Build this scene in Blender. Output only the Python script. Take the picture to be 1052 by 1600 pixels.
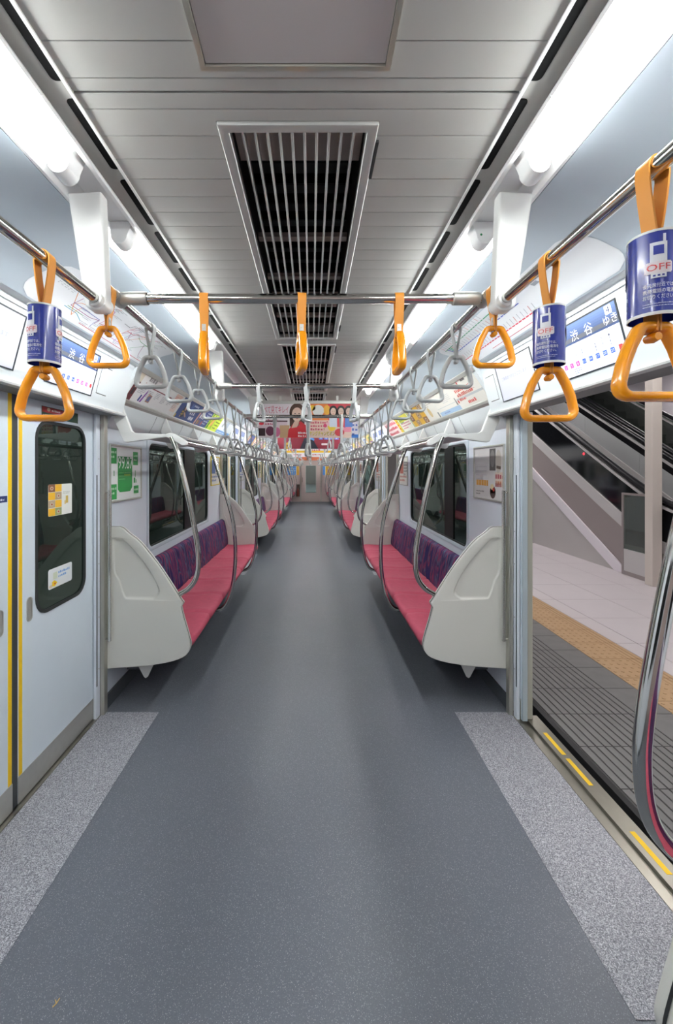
import bpy, bmesh, math, random
from mathutils import Vector, Matrix
from mathutils.geometry import tessellate_polygon

for o in list(bpy.data.objects):
    bpy.data.objects.remove(o, do_unlink=True)
SC = bpy.context.scene
COL = SC.collection
R = random.Random(7)

# ------------------------------------------------------------------ camera
F = 646.0                       # focal length in pixels of the 1052 x 1600 frame
cam = bpy.data.cameras.new('camera')
cam.sensor_fit = 'AUTO'
cam.sensor_width = 36.0
cam.lens = F / 1600.0 * 36.0
cam.shift_x = (526 - 487) / 1600.0
cam.shift_y = -(800 - 732) / 1600.0
cam.clip_start = 0.02
cam.clip_end = 200
CAM = bpy.data.objects.new('camera', cam)
COL.objects.link(CAM)
CAM.location = (0.03, 0.0, 1.54)
CAM.rotation_euler = (math.pi / 2, 0, 0)
SC.camera = CAM

# ------------------------------------------------------------------ world and exposure
W = bpy.data.worlds.new('tunnel_dark')
SC.world = W
W.use_nodes = True
bg = W.node_tree.nodes['Background']
bg.inputs['Color'].default_value = (0.55, 0.6, 0.7, 1)
bg.inputs['Strength'].default_value = 0.02
SC.view_settings.view_transform = 'Standard'
SC.view_settings.look = 'None'
SC.view_settings.gamma = 1.0
SC.view_settings.use_curve_mapping = False
SC.view_settings.exposure = 0.0
TUBE_POWER = 54.5
PLATFORM_POWER = 48.0

# ------------------------------------------------------------------ materials
def lin(c):
    def f(v):
        v = v / 255.0
        return v / 12.92 if v <= 0.04045 else ((v + 0.055) / 1.055) ** 2.4
    return (f(c[0]), f(c[1]), f(c[2]), 1.0)

MATS = {}
def M(name, col, rough=0.5, metal=0.0, spec=0.5, vary=0.0, scale=40.0, bump=0.0, coat=0.0):
    if name in MATS:
        return MATS[name]
    m = bpy.data.materials.new(name)
    m.use_nodes = True
    nt = m.node_tree
    b = nt.nodes['Principled BSDF']
    b.inputs['Base Color'].default_value = lin(col)
    b.inputs['Roughness'].default_value = rough
    b.inputs['Metallic'].default_value = metal
    b.inputs['Specular IOR Level'].default_value = spec
    b.inputs['Coat Weight'].default_value = coat
    b.inputs['Coat Roughness'].default_value = 0.08
    if vary > 0 or bump > 0:
        tc = nt.nodes.new('ShaderNodeTexCoord')
        nz = nt.nodes.new('ShaderNodeTexNoise')
        nz.inputs['Scale'].default_value = scale
        nz.inputs['Detail'].default_value = 4
        nt.links.new(tc.outputs['Object'], nz.inputs['Vector'])
        if vary > 0:
            rp = nt.nodes.new('ShaderNodeValToRGB')
            c = lin(col)
            rp.color_ramp.elements[0].position = 0.3
            rp.color_ramp.elements[1].position = 0.7
            rp.color_ramp.elements[0].color = tuple(max(0, x * (1 - vary)) for x in c[:3]) + (1,)
            rp.color_ramp.elements[1].color = tuple(min(1, x * (1 + vary)) for x in c[:3]) + (1,)
            nt.links.new(nz.outputs['Fac'], rp.inputs['Fac'])
            nt.links.new(rp.outputs['Color'], b.inputs['Base Color'])
        if bump > 0:
            bp = nt.nodes.new('ShaderNodeBump')
            bp.inputs['Strength'].default_value = bump
            bp.inputs['Distance'].default_value = 0.002
            nt.links.new(nz.outputs['Fac'], bp.inputs['Height'])
            nt.links.new(bp.outputs['Normal'], b.inputs['Normal'])
    MATS[name] = m
    return m

def emit(name, col, strength):
    if name in MATS:
        return MATS[name]
    m = bpy.data.materials.new(name)
    m.use_nodes = True
    nt = m.node_tree
    b = nt.nodes['Principled BSDF']
    b.inputs['Base Color'].default_value = lin(col)
    b.inputs['Emission Color'].default_value = lin(col)
    b.inputs['Emission Strength'].default_value = strength
    b.inputs['Roughness'].default_value = 0.3
    MATS[name] = m
    return m

def speckle(name, stops, scale, rough, bump=0.0, big=0.0, spec=0.5, fleck=None):
    """fine grained vinyl: cell noise through a colour ramp"""
    m = bpy.data.materials.new(name)
    m.use_nodes = True
    nt = m.node_tree
    b = nt.nodes['Principled BSDF']
    tc = nt.nodes.new('ShaderNodeTexCoord')
    vo = nt.nodes.new('ShaderNodeTexVoronoi')
    vo.inputs['Scale'].default_value = scale
    nt.links.new(tc.outputs['Object'], vo.inputs['Vector'])
    sp = nt.nodes.new('ShaderNodeSeparateColor')
    nt.links.new(vo.outputs['Color'], sp.inputs['Color'])
    rp = nt.nodes.new('ShaderNodeValToRGB')
    els = rp.color_ramp.elements
    els[0].position, els[0].color = stops[0][0], lin(stops[0][1])
    els[1].position, els[1].color = stops[-1][0], lin(stops[-1][1])
    for p, c in stops[1:-1]:
        e = els.new(p)
        e.color = lin(c)
    nt.links.new(sp.outputs[0], rp.inputs['Fac'])
    out = rp.outputs['Color']
    if big > 0:
        nz = nt.nodes.new('ShaderNodeTexNoise')
        nz.inputs['Scale'].default_value = 1.7
        nz.inputs['Detail'].default_value = 5
        nt.links.new(tc.outputs['Object'], nz.inputs['Vector'])
        mr = nt.nodes.new('ShaderNodeMapRange')
        mr.inputs['From Min'].default_value = 0.3
        mr.inputs['From Max'].default_value = 0.7
        mr.inputs['To Min'].default_value = 1 - big
        mr.inputs['To Max'].default_value = 1 + big
        nt.links.new(nz.outputs['Fac'], mr.inputs['Value'])
        mx = nt.nodes.new('ShaderNodeVectorMath')
        mx.operation = 'SCALE'
        nt.links.new(out, mx.inputs[0])
        nt.links.new(mr.outputs['Result'], mx.inputs['Scale'])
        out = mx.outputs['Vector']
    nt.links.new(out, b.inputs['Base Color'])
    b.inputs['Roughness'].default_value = rough
    b.inputs['Specular IOR Level'].default_value = spec
    if bump:
        bp = nt.nodes.new('ShaderNodeBump')
        bp.inputs['Strength'].default_value = bump
        bp.inputs['Distance'].default_value = 0.001
        nt.links.new(sp.outputs[1], bp.inputs['Height'])
        nt.links.new(bp.outputs['Normal'], b.inputs['Normal'])
    MATS[name] = m
    return m

def fabric(name):
    m = bpy.data.materials.new(name)
    m.use_nodes = True
    nt = m.node_tree
    b = nt.nodes['Principled BSDF']
    tc = nt.nodes.new('ShaderNodeTexCoord')
    mp = nt.nodes.new('ShaderNodeMapping')
    mp.inputs['Scale'].default_value = (2, 11, 2.8)
    mp.inputs['Rotation'].default_value = (0.25, 0, 0)
    nt.links.new(tc.outputs['Object'], mp.inputs['Vector'])
    nz = nt.nodes.new('ShaderNodeTexNoise')
    nz.inputs['Scale'].default_value = 1.0
    nz.inputs['Detail'].default_value = 3
    nz.inputs['Distortion'].default_value = 0.35
    nt.links.new(mp.outputs['Vector'], nz.inputs['Vector'])
    rp = nt.nodes.new('ShaderNodeValToRGB')
    els = rp.color_ramp.elements
    rp.color_ramp.interpolation = 'LINEAR'
    els[0].position, els[0].color = 0.30, lin((26, 24, 64))
    els[1].position, els[1].color = 0.70, lin((38, 36, 92))
    for p, c in ((0.37, (62, 44, 92)), (0.41, (136, 52, 84)), (0.435, (92, 50, 90)), (0.47, (44, 36, 76)), (0.49, (52, 46, 88)), (0.515, (84, 98, 122)), (0.535, (84, 48, 88)), (0.57, (134, 50, 82)), (0.60, (50, 40, 84))):
        e = els.new(p)
        e.color = lin(c)
    nt.links.new(nz.outputs['Fac'], rp.inputs['Fac'])
    nt.links.new(rp.outputs['Color'], b.inputs['Base Color'])
    b.inputs['Roughness'].default_value = 0.85
    b.inputs['Specular IOR Level'].default_value = 0.2
    MATS[name] = m
    return m

def glass(name, tint, clear):
    """dark tinted pane: a mirror-like coat over a mix of see-through and absorbing tint"""
    m = bpy.data.materials.new(name)
    m.use_nodes = True
    nt = m.node_tree
    nt.nodes.clear()
    out = nt.nodes.new('ShaderNodeOutputMaterial')
    tr = nt.nodes.new('ShaderNodeBsdfTransparent')
    tr.inputs['Color'].default_value = tuple(x * clear for x in lin(tint)[:3]) + (1,)
    gl = nt.nodes.new('ShaderNodeBsdfGlossy')
    gl.inputs['Roughness'].default_value = 0.015
    gl.inputs['Color'].default_value = (0.70, 0.80, 0.74, 1)
    df = nt.nodes.new('ShaderNodeBsdfDiffuse')
    df.inputs['Color'].default_value = lin(tint)
    a = nt.nodes.new('ShaderNodeMixShader')
    a.inputs['Fac'].default_value = 0.12
    nt.links.new(tr.outputs[0], a.inputs[1])
    nt.links.new(df.outputs[0], a.inputs[2])
    fr = nt.nodes.new('ShaderNodeFresnel')
    fr.inputs['IOR'].default_value = 1.6
    b = nt.nodes.new('ShaderNodeMixShader')
    nt.links.new(fr.outputs[0], b.inputs['Fac'])
    nt.links.new(a.outputs[0], b.inputs[1])
    nt.links.new(gl.outputs[0], b.inputs[2])
    nt.links.new(b.outputs[0], out.inputs['Surface'])
    MATS[name] = m
    return m

VINYL = speckle('floor_vinyl', [(0.0, (86, 90, 99)), (0.5, (93, 97, 106)), (0.93, (98, 102, 111)), (0.96, (138, 141, 148)), (1.0, (150, 152, 154))], 560, 0.36, 0.05, 0.05)
MATV = speckle('mat_vinyl', [(0.0, (84, 84, 92)), (0.35, (126, 126, 134)), (0.7, (158, 158, 166)), (1.0, (204, 204, 210))], 400, 0.5, 0.15, 0.03)
WALL = M('wall_white', (224, 230, 240), 0.35, vary=0.012, scale=6)
WALLB = M('panel_white', (234, 239, 242), 0.35)
COVEM = M('cove_blue_grey', (180, 190, 200), 0.45)
CEILM = M('ceiling_aluminium', (178, 177, 173), 0.5, vary=0.01, scale=12)
CREAM = M('cream_plastic', (210, 209, 203), 0.42, vary=0.012, scale=300, bump=0.06)
DARKTRIM = M('dark_rubber', (34, 36, 38), 0.6)
RUBBER = M('door_rubber', (52, 55, 58), 0.55)
STEEL = M('stainless', (188, 186, 177), 0.3, metal=0.7, vary=0.03, scale=20)
SATIN = M('satin_steel', (196, 195, 190), 0.42, metal=0.75, vary=0.03, scale=30)
CHROME = M('chrome', (214, 213, 208), 0.1, metal=1.0)
WHITEM = M('white_enamel', (232, 232, 230), 0.35)
LIPM = M('lamp_white', (240, 240, 240), 0.4)
CHAN = M('channel_grey', (150, 149, 146), 0.5)
BLACK = M('slot_shade_black', (5, 5, 6), 0.9, spec=0.1)
BLACKG = M('black_gloss', (9, 10, 11), 0.35, spec=0.12)
DUCT = M('duct_dark', (40, 40, 42), 0.7)
BEIGE = M('duct_beige', (168, 156, 150), 0.6)
VENTM = M('vent_aluminium', (176, 176, 174), 0.35, metal=0.35)
SEATRED = M('seat_red', (178, 72, 94), 0.8, vary=0.06, scale=25, bump=0.1)
BACKF = fabric('seat_back_fabric')
ORANGE = M('orange_plastic', (236, 150, 16), 0.22, coat=0.5)
ORBELT = M('orange_belt', (222, 146, 54), 0.5)
GREYP = M('grey_plastic', (178, 180, 180), 0.3, coat=0.3)
GREYB = M('grey_belt', (186, 188, 188), 0.5)
BLUEC = M('cover_blue', (26, 42, 136), 0.25, coat=0.4)
YELLOW = M('yellow_stripe', (240, 196, 14), 0.45)
PINKW = M('end_wall_pink', (196, 176, 172), 0.45, vary=0.02, scale=30)
SILLM = M('sill_steel', (150, 147, 138), 0.3, metal=0.85, vary=0.05, scale=14)
BARM = M('bar_steel', (216, 215, 210), 0.22, metal=0.8)
PALESEAL = M('pale_seal', (176, 188, 196), 0.45)
DOORW = M('door_white', (218, 227, 237), 0.38, vary=0.008, scale=8)
GLASSD = glass('tinted_glass', (92, 116, 104), 0.42)
GLASSC = glass('clear_glass', (225, 235, 230), 0.85)
TUBE = emit('tube_glow', (251, 255, 253), TUBE_POWER)
ADDEDLAMP = emit('added_lamp_glow', (255, 250, 248), PLATFORM_POWER)
TILEW = M('platform_tile', (206, 198, 202), 0.35, vary=0.015, scale=3)
TACT = M('tactile_tan', (184, 150, 112), 0.6, vary=0.04, scale=15)
GROOV = M('platform_dark_tile', (112, 110, 110), 0.6, vary=0.06, scale=14)
GROUT = M('grout', (70, 67, 68), 0.8)
ESCW = M('escalator_white', (238, 231, 238), 0.4)
ESCS = M('escalator_steel', (206, 202, 202), 0.35)
ESCB = M('escalator_brown_steel', (158, 147, 146), 0.35)
ESCG = M('escalator_dark_glass', (22, 23, 26), 0.08, spec=0.7)
ESCH = M('escalator_handrail', (22, 22, 28), 0.35)
ESCP = M('escalator_grey_panel', (190, 192, 194), 0.35)
STWALL = M('station_wall', (192, 187, 186), 0.5, vary=0.02, scale=2)
STPOST = M('station_post', (224, 214, 206), 0.5)

# ------------------------------------------------------------------ mesh builder
ORG = {}
def org(o):
    return ORG.get(o.name, Vector((0, 0, 0))) if o else Vector((0, 0, 0))

class MB:
    def __init__(s):
        s.v, s.f, s.m, s.sm = [], [], [], []
    def add(s, vs, fs, mi=0, smooth=False):
        n = len(s.v)
        s.v += [tuple(v) for v in vs]
        for f in fs:
            s.f.append([i + n for i in f])
            s.m.append(mi)
            s.sm.append(smooth)
        return s
    def box(s, x0, x1, y0, y1, z0, z1, mi=0):
        if x0 > x1: x0, x1 = x1, x0
        vs = [(x, y, z) for z in (z0, z1) for y in (y0, y1) for x in (x0, x1)]
        return s.add(vs, [(0, 2, 3, 1), (4, 5, 7, 6), (0, 1, 5, 4), (2, 6, 7, 3), (0, 4, 6, 2), (1, 3, 7, 5)], mi)
    @staticmethod
    def P(axis, a, p):
        if axis == 'y': return (p[0], a, p[1])
        if axis == 'x': return (a, p[0], p[1])
        return (p[0], p[1], a)
    def prism(s, poly, a0, a1, axis='y', mi=0, smooth=False, caps=True):
        n = len(poly)
        vs = [MB.P(axis, a0, p) for p in poly] + [MB.P(axis, a1, p) for p in poly]
        s.add(vs, [(i, (i + 1) % n, n + (i + 1) % n, n + i) for i in range(n)], mi, smooth)
        if caps:
            tri = tessellate_polygon([[Vector((p[0], p[1], 0)) for p in poly]])
            s.add(vs, [t for t in tri] + [(t[2] + n, t[1] + n, t[0] + n) for t in tri], mi)
        return s
    def plate(s, outer, holes, a0, a1, axis='x', mi=0):
        loops = [outer] + holes
        pts = [p for l in loops for p in l]
        tri = tessellate_polygon([[Vector((p[0], p[1], 0)) for p in l] for l in loops])
        n = len(pts)
        vs = [MB.P(axis, a0, p) for p in pts] + [MB.P(axis, a1, p) for p in pts]
        fs = [tuple(t) for t in tri] + [(t[2] + n, t[1] + n, t[0] + n) for t in tri]
        k = 0
        for l in loops:
            c = len(l)
            for i in range(c):
                fs.append((k + i, k + (i + 1) % c, n + k + (i + 1) % c, n + k + i))
            k += c
        return s.add(vs, fs, mi)
    def tube(s, path, r, n=12, closed=False, mi=0, caps=True, flat=None, up=None, sq=1.0):
        P = [Vector(p) for p in path]
        N = len(P)
        T = []
        for i in range(N):
            a = P[(i - 1) % N] if (closed or i > 0) else P[0]
            b = P[(i + 1) % N] if (closed or i < N - 1) else P[-1]
            T.append((b - a).normalized())
        ref = Vector(up) if up else (Vector((0, 0, 1)) if abs(T[0].z) < 0.9 else Vector((0, 1, 0)))
        nx = (ref - T[0] * ref.dot(T[0])).normalized()
        rx, ry = (r, r) if flat is None else (r, flat)
        vs = []
        for i in range(N):
            nx = (nx - T[i] * nx.dot(T[i])).normalized()
            ny = T[i].cross(nx)
            for k in range(n):
                a = 2 * math.pi * k / n
                ca, sa = math.cos(a), math.sin(a)
                ca, sa = math.copysign(abs(ca) ** sq, ca), math.copysign(abs(sa) ** sq, sa)
                vs.append(P[i] + nx * ca * rx + ny * sa * ry)
        fs = []
        for i in range(N if closed else N - 1):
            j = (i + 1) % N
            for k in range(n):
                l = (k + 1) % n
                fs.append((i * n + k, i * n + l, j * n + l, j * n + k))
        s.add(vs, fs, mi, True)
        if caps and not closed:
            s.add(vs[:n], [tuple(range(n))[::-1]], mi)
            s.add(vs[-n:], [tuple(range(n))], mi)
        return s
    def lathe(s, prof, c, n=20, mi=0, axis='z'):
        vs = []
        for r, h in prof:
            for k in range(n):
                a = 2 * math.pi * k / n
                u, w = r * math.cos(a), r * math.sin(a)
                vs.append((c[0] + u, c[1] + w, c[2] + h) if axis == 'z' else ((c[0] + u, c[1] + h, c[2] + w) if axis == 'y' else (c[0] + h, c[1] + u, c[2] + w)))
        fs = []
        for i in range(len(prof) - 1):
            for k in range(n):
                l = (k + 1) % n
                fs.append((i * n + k, i * n + l, (i + 1) * n + l, (i + 1) * n + k))
        return s.add(vs, fs, mi, True)
    def grid(s, fn, nu, nv, mi=0, smooth=True):
        vs = [fn(i / nu, j / nv) for i in range(nu + 1) for j in range(nv + 1)]
        fs = [(i * (nv + 1) + j, (i + 1) * (nv + 1) + j, (i + 1) * (nv + 1) + j + 1, i * (nv + 1) + j + 1) for i in range(nu) for j in range(nv)]
        return s.add(vs, fs, mi, smooth)
    def mesh(s, name, mats, o=Vector((0, 0, 0)), bevel=0.0, seg=2, weld=True, angle=32, soft=False):
        me = bpy.data.meshes.new(name)
        me.from_pydata([(v[0] - o[0], v[1] - o[1], v[2] - o[2]) for v in s.v], [], s.f)
        for m in (mats if isinstance(mats, (list, tuple)) else [mats]):
            me.materials.append(m)
        for p, mi, sm in zip(me.polygons, s.m, s.sm):
            p.material_index = mi
            p.use_smooth = sm
        bm = bmesh.new()
        bm.from_mesh(me)
        if weld:
            bmesh.ops.remove_doubles(bm, verts=bm.verts, dist=1e-5)
            bmesh.ops.recalc_face_normals(bm, faces=bm.faces)
        if bevel > 0:
            ed = [e for e in bm.edges if len(e.link_faces) == 2 and e.calc_face_angle(0) > math.radians(28)]
            if ed:
                bmesh.ops.bevel(bm, geom=ed, offset=bevel, segments=seg, profile=0.5, affect='EDGES', clamp_overlap=True)
            for f in bm.faces:
                f.smooth = True
        bm.to_mesh(me)
        bm.free()
        if bevel > 0 or soft:
            me.set_sharp_from_angle(angle=math.pi)
            nv = [Vector((0, 0, 0)) for _ in me.vertices]
            for p in me.polygons:
                for i in p.vertices:
                    nv[i] += p.normal * (p.area + 1e-9)
            me.normals_split_custom_set_from_vertices([tuple(n.normalized()) if n.length > 0 else (0, 0, 1) for n in nv])
        else:
            me.set_sharp_from_angle(angle=math.radians(angle))
        return me
    def build(s, name, mats, parent=None, bevel=0.0, seg=2, origin=None, weld=True, angle=32, soft=False):
        o = org(parent) if parent else (Vector(origin) if origin else Vector((0, 0, 0)))
        me = s.mesh(name, mats, o, bevel, seg, weld, angle, soft)
        ob = bpy.data.objects.new(name, me)
        COL.objects.link(ob)
        if parent:
            ob.parent = parent
        else:
            ob.location = o
        ORG[ob.name] = o
        return ob

def tag(o, label=None, cat=None, group=None, kind=None):
    if label: o['label'] = label
    if cat: o['category'] = cat
    if group: o['group'] = group
    if kind: o['kind'] = kind
    return o

def empty(name, loc, label=None, cat=None, group=None, kind=None):
    o = bpy.data.objects.new(name, None)
    COL.objects.link(o)
    o.empty_display_size = 0.05
    o.location = loc
    ORG[o.name] = Vector(loc)
    return tag(o, label, cat, group, kind)

def dup(src, loc=None, dy=None, label=None, group=None, rotz=None):
    c = src.copy()
    COL.objects.link(c)
    if loc is not None: c.location = loc
    if dy is not None: c.location = (src.location[0], src.location[1] + dy, src.location[2])
    if rotz is not None: c.rotation_euler = (0, 0, rotz)
    if label: c['label'] = label
    if group: c['group'] = group
    ORG[c.name] = Vector(c.location)
    for ch in list(src.children):
        d = ch.copy()
        COL.objects.link(d)
        d.parent = c
        ORG[d.name] = ORG[c.name]
        for g in list(ch.children):
            e = g.copy()
            COL.objects.link(e)
            e.parent = d
    return c

def piece(me, name, parent, dloc):
    o = bpy.data.objects.new(name, me)
    COL.objects.link(o)
    o.parent = parent
    o.location = dloc
    return o

def rrect(u0, u1, v0, v1, r, n=6):
    pts = []
    for cx, cy, a0 in ((u1 - r, v1 - r, 0), (u0 + r, v1 - r, 90), (u0 + r, v0 + r, 180), (u1 - r, v0 + r, 270)):
        for k in range(n + 1):
            a = math.radians(a0 + 90 * k / n)
            pts.append((cx + r * math.cos(a), cy + r * math.sin(a)))
    return pts

def smooth_path(pts, sub=6):
    """Catmull-Rom through the points"""
    P = [Vector(p) for p in pts]
    out = []
    for i in range(len(P) - 1):
        p0, p1, p2, p3 = P[max(i - 1, 0)], P[i], P[i + 1], P[min(i + 2, len(P) - 1)]
        for k in range(sub):
            t = k / sub
            out.append(0.5 * ((2 * p1) + (p2 - p0) * t + (2 * p0 - 5 * p1 + 4 * p2 - p3) * t * t + (3 * p1 - p0 - 3 * p2 + p3) * t ** 3))
    out.append(P[-1])
    return out

def offset_poly(poly, d):
    """move each vertex of a closed 2D outline inwards by d"""
    n = len(poly)
    area = sum(poly[i][0] * poly[(i + 1) % n][1] - poly[(i + 1) % n][0] * poly[i][1] for i in range(n))
    sg = 1 if area > 0 else -1
    out = []
    for i in range(n):
        a, b, c = Vector(poly[i - 1]), Vector(poly[i]), Vector(poly[(i + 1) % n])
        t1, t2 = (b - a).normalized(), (c - b).normalized()
        n1, n2 = Vector((-t1.y, t1.x)) * sg, Vector((-t2.y, t2.x)) * sg
        m = (n1 + n2)
        m = m.normalized() if m.length > 1e-6 else n1
        k = max(0.5, m.dot(n1))
        out.append(tuple(b + m * d / k))
    return out

# ------------------------------------------------------------------ printing (flat ink on real surfaces)
INK = {}
def ink(col, glow=0.0):
    k = (col, glow)
    if k not in INK:
        nm = 'ink_%d_%d_%d' % col + ('_lit' if glow else '')
        INK[k] = emit(nm, col, glow) if glow else M(nm, col, 0.45)
    return INK[k]

TXT = {}
def text_tris(body, res=2):
    if body in TXT: return TXT[body]
    cu = bpy.data.curves.new('lettering', 'FONT')
    cu.body = body
    cu.size = 1.0
    cu.resolution_u = res
    ob = bpy.data.objects.new('lettering', cu)
    COL.objects.link(ob)
    dg = bpy.context.evaluated_depsgraph_get()
    me = bpy.data.meshes.new_from_object(ob.evaluated_get(dg))
    v = [(p.co.x, p.co.y) for p in me.vertices]
    f = [tuple(p.vertices) for p in me.polygons]
    bpy.data.objects.remove(ob, do_unlink=True)
    bpy.data.curves.remove(cu)
    bpy.data.meshes.remove(me)
    if v:
        x0, x1 = min(p[0] for p in v), max(p[0] for p in v)
        y0, y1 = min(p[1] for p in v), max(p[1] for p in v)
    else:
        x0 = x1 = y0 = y1 = 0
    TXT[body] = (v, f, (x0, x1, y0, y1))
    return TXT[body]

class Print:
    """ink polygons in (u, v) metres, lifted off the surface by a hair per layer"""
    def __init__(s, fn, glow=0.0):
        s.fn, s.glow, s.mb, s.cols = fn, glow, MB(), []
    def mi(s, col):
        if col not in s.cols: s.cols.append(col)
        return s.cols.index(col)
    def poly(s, pts, col, layer=1):
        s.mb.add([s.fn(p[0], p[1], layer) for p in pts], [tuple(range(len(pts)))], s.mi(col))
        return s
    def rect(s, u0, v0, u1, v1, col, layer=1, div=1):
        for k in range(div):
            a, b = u0 + (u1 - u0) * k / div, u0 + (u1 - u0) * (k + 1) / div
            s.poly([(a, v0), (b, v0), (b, v1), (a, v1)], col, layer)
        return s
    def ell(s, u, v, ru, rv, col, layer=1, n=20, a0=0, a1=360):
        return s.poly([(u + ru * math.cos(math.radians(a0 + (a1 - a0) * k / n)), v + rv * math.sin(math.radians(a0 + (a1 - a0) * k / n))) for k in range(n if a1 - a0 == 360 else n + 1)], col, layer)
    def rr(s, u0, v0, u1, v1, r, col, layer=1):
        return s.poly(rrect(u0, u1, v0, v1, r, 4), col, layer)
    def line(s, p, q, w, col, layer=1):
        a, b = Vector(p), Vector(q)
        d = b - a
        if d.length < 1e-6: return s
        n = Vector((-d.y, d.x)).normalized() * w / 2
        return s.poly([a + n, a - n, b - n, b + n], col, layer)
    def text(s, body, u, v, h, col, layer=2, w=None, align='c', slant=0.0):
        """fit body into height h (and width w) with its lower middle (or left) at u, v"""
        vs, fs, (x0, x1, y0, y1) = text_tris(body)
        if not vs: return s
        k = h / max(1e-6, y1 - y0)
        kx = k if w is None else w / max(1e-6, x1 - x0)
        W_ = (x1 - x0) * kx
        o = u - W_ / 2 if align == 'c' else u
        s.mb.add([s.fn(o + (p[0] - x0) * kx + slant * (p[1] - y0) * k, v + (p[1] - y0) * k, layer) for p in vs], fs, s.mi(col))
        return s
    def vtext(s, body, u, v, ch, col, layer=2):
        for i, c in enumerate(body):
            if c == 'ー':
                s.rect(u - ch * 0.06, v - ch * (i + 0.9), u + ch * 0.06, v - ch * (i + 0.1), col, layer)
            else:
                s.text(c, u, v - ch * (i + 0.9), ch * 0.78, col, layer, w=ch * 0.78)
        return s
    def dashes(s, u0, v0, u1, n, gap, h, col, layer=2, seed=1, frac=0.55):
        """far too small lettering: rows of short strokes"""
        r = random.Random(seed)
        for i in range(n):
            u = u0
            end = u0 + (u1 - u0) * (1 if i < n - 1 else r.uniform(0.4, 0.95))
            while u < end:
                w = h * r.uniform(0.4, 0.9)
                s.rect(u, v0 - i * gap, min(u + w, end), v0 - i * gap + h * r.uniform(0.6, 1), col, layer)
                u += w + h * r.uniform(0.15, 0.5)
        return s
    def build(s, name, parent):
        return s.mb.build(name, [ink(c, s.glow) for c in s.cols], parent, weld=False)

def flat(P0, U, V, N, step=0.0005):
    P0, U, V, N = Vector(P0), Vector(U), Vector(V), Vector(N)
    return lambda u, v, l: P0 + U * u + V * v + N * (step * l)

# ------------------------------------------------------------------ layout of the car
HW = 1.29          # half width between the side walls
CZ = 2.295         # ceiling
Y0, Y1 = -2.2, 19.15
YC = [1.88 + 4.82 * k for k in range(4)]          # door centres
DH = 0.65          # half door opening
XD = 1.31          # inner face of the door leaves
SIDE = {-1: 'left', 1: 'right'}
NTH = ['nearest', 'second', 'third', 'farthest']
ORD = ['first', 'second', 'third', 'fourth', 'fifth', 'sixth', 'seventh', 'eighth', 'ninth', 'tenth', 'eleventh', 'twelfth']
SEG = [(YC[k] + 0.74, YC[k + 1] - 0.74) for k in range(3)]   # long seats between doors
SEG_END = (YC[3] + 0.74, Y1)
SEG_NEAR = (Y0, 0.84)
COVE = [(0.652, 2.285), (0.70, 2.290), (0.77, 2.290), (0.85, 2.281), (0.93, 2.262), (1.0, 2.228), (1.05, 2.187)]

# ------------------------------------------------------------------ floor
floor = tag(MB().box(-1.283, 1.283, Y0, Y1, -0.06, 0.0).build('floor', VINYL), kind='structure')
for k, yc in enumerate(YC):
    for s in (-1, 1):
        MB().box(s * 0.935, s * 1.282, yc - 0.727, yc + 0.73, 0.0, 0.0025).build('door_mat', MATV, floor)

# ------------------------------------------------------------------ ceiling
MOD = 4.82 / 3
M0 = 0.83
ceiling = empty('ceiling', (0, 0, CZ), kind='structure')
PW = 0.0699
plank_cache = {}
def plank_row(ya, yb, cut=None):
    """one extruded aluminium plank across the ceiling, left out where a grille or panel sits"""
    a, b = ya + 0.0003, yb - 0.0003
    def put(name, poly, yo):
        key = tuple((round(p[0], 4), round(p[1] - yo, 4)) for p in poly)
        if key not in plank_cache:
            plank_cache[key] = MB().prism([(p[0], p[1] - yo) for p in poly], 0, 0.02, 'z').mesh('plank', CEILM, bevel=0.0013, seg=1)
        piece(plank_cache[key], 'plank', ceiling, (0, yo, 0))
    if cut is None or cut[1] <= a or cut[0] >= b:
        put('plank', [(-0.45, a), (0.45, a), (0.45, b), (-0.45, b)], ya)
    elif cut[0] <= a and cut[1] >= b:
        for s in (-1, 1):
            put('plank', [(s * 0.178, a), (s * 0.45, a), (s * 0.45, b), (s * 0.178, b)], ya)
    elif cut[0] > a:
        put('plank', [(-0.45, a), (0.45, a), (0.45, b), (0.178, b), (0.178, cut[0]), (-0.178, cut[0]), (-0.178, b), (-0.45, b)], ya)
    else:
        put('plank', [(-0.45, a), (-0.178, a), (-0.178, cut[1]), (0.178, cut[1]), (0.178, a), (0.45, a), (0.45, b), (-0.45, b)], ya)
for m in range(-1, 3):
    y0 = M0 + MOD * m
    cut = (y0 + 0.07, y0 + 1.57) if m >= 0 else (-0.674, 0.7795)
    plank_row(y0 + 0.002, y0 + 0.039, cut)
    for i in range(22):
        plank_row(y0 + 0.039 + PW * i, y0 + 0.039 + PW * (i + 1), cut)
    plank_row(y0 + 0.039 + PW * 22, y0 + MOD - 0.002, cut)
MB().box(-0.46, -0.176, Y0, Y1, CZ + 0.02, CZ + 0.04).box(0.176, 0.46, Y0, Y1, CZ + 0.02, CZ + 0.04).build('backing', DUCT, ceiling)
for m in [-2] + list(range(3, 12)):
    a, b = max(Y0, M0 + MOD * m), min(Y1, M0 + MOD * (m + 1))
    for s in (-1, 1):
        MB().box(s * 0.178, s * 0.45, a + 0.002, b - 0.002, CZ, CZ + 0.02).build('ceiling_panel', CEILM, ceiling, bevel=0.002, seg=1)
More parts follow.
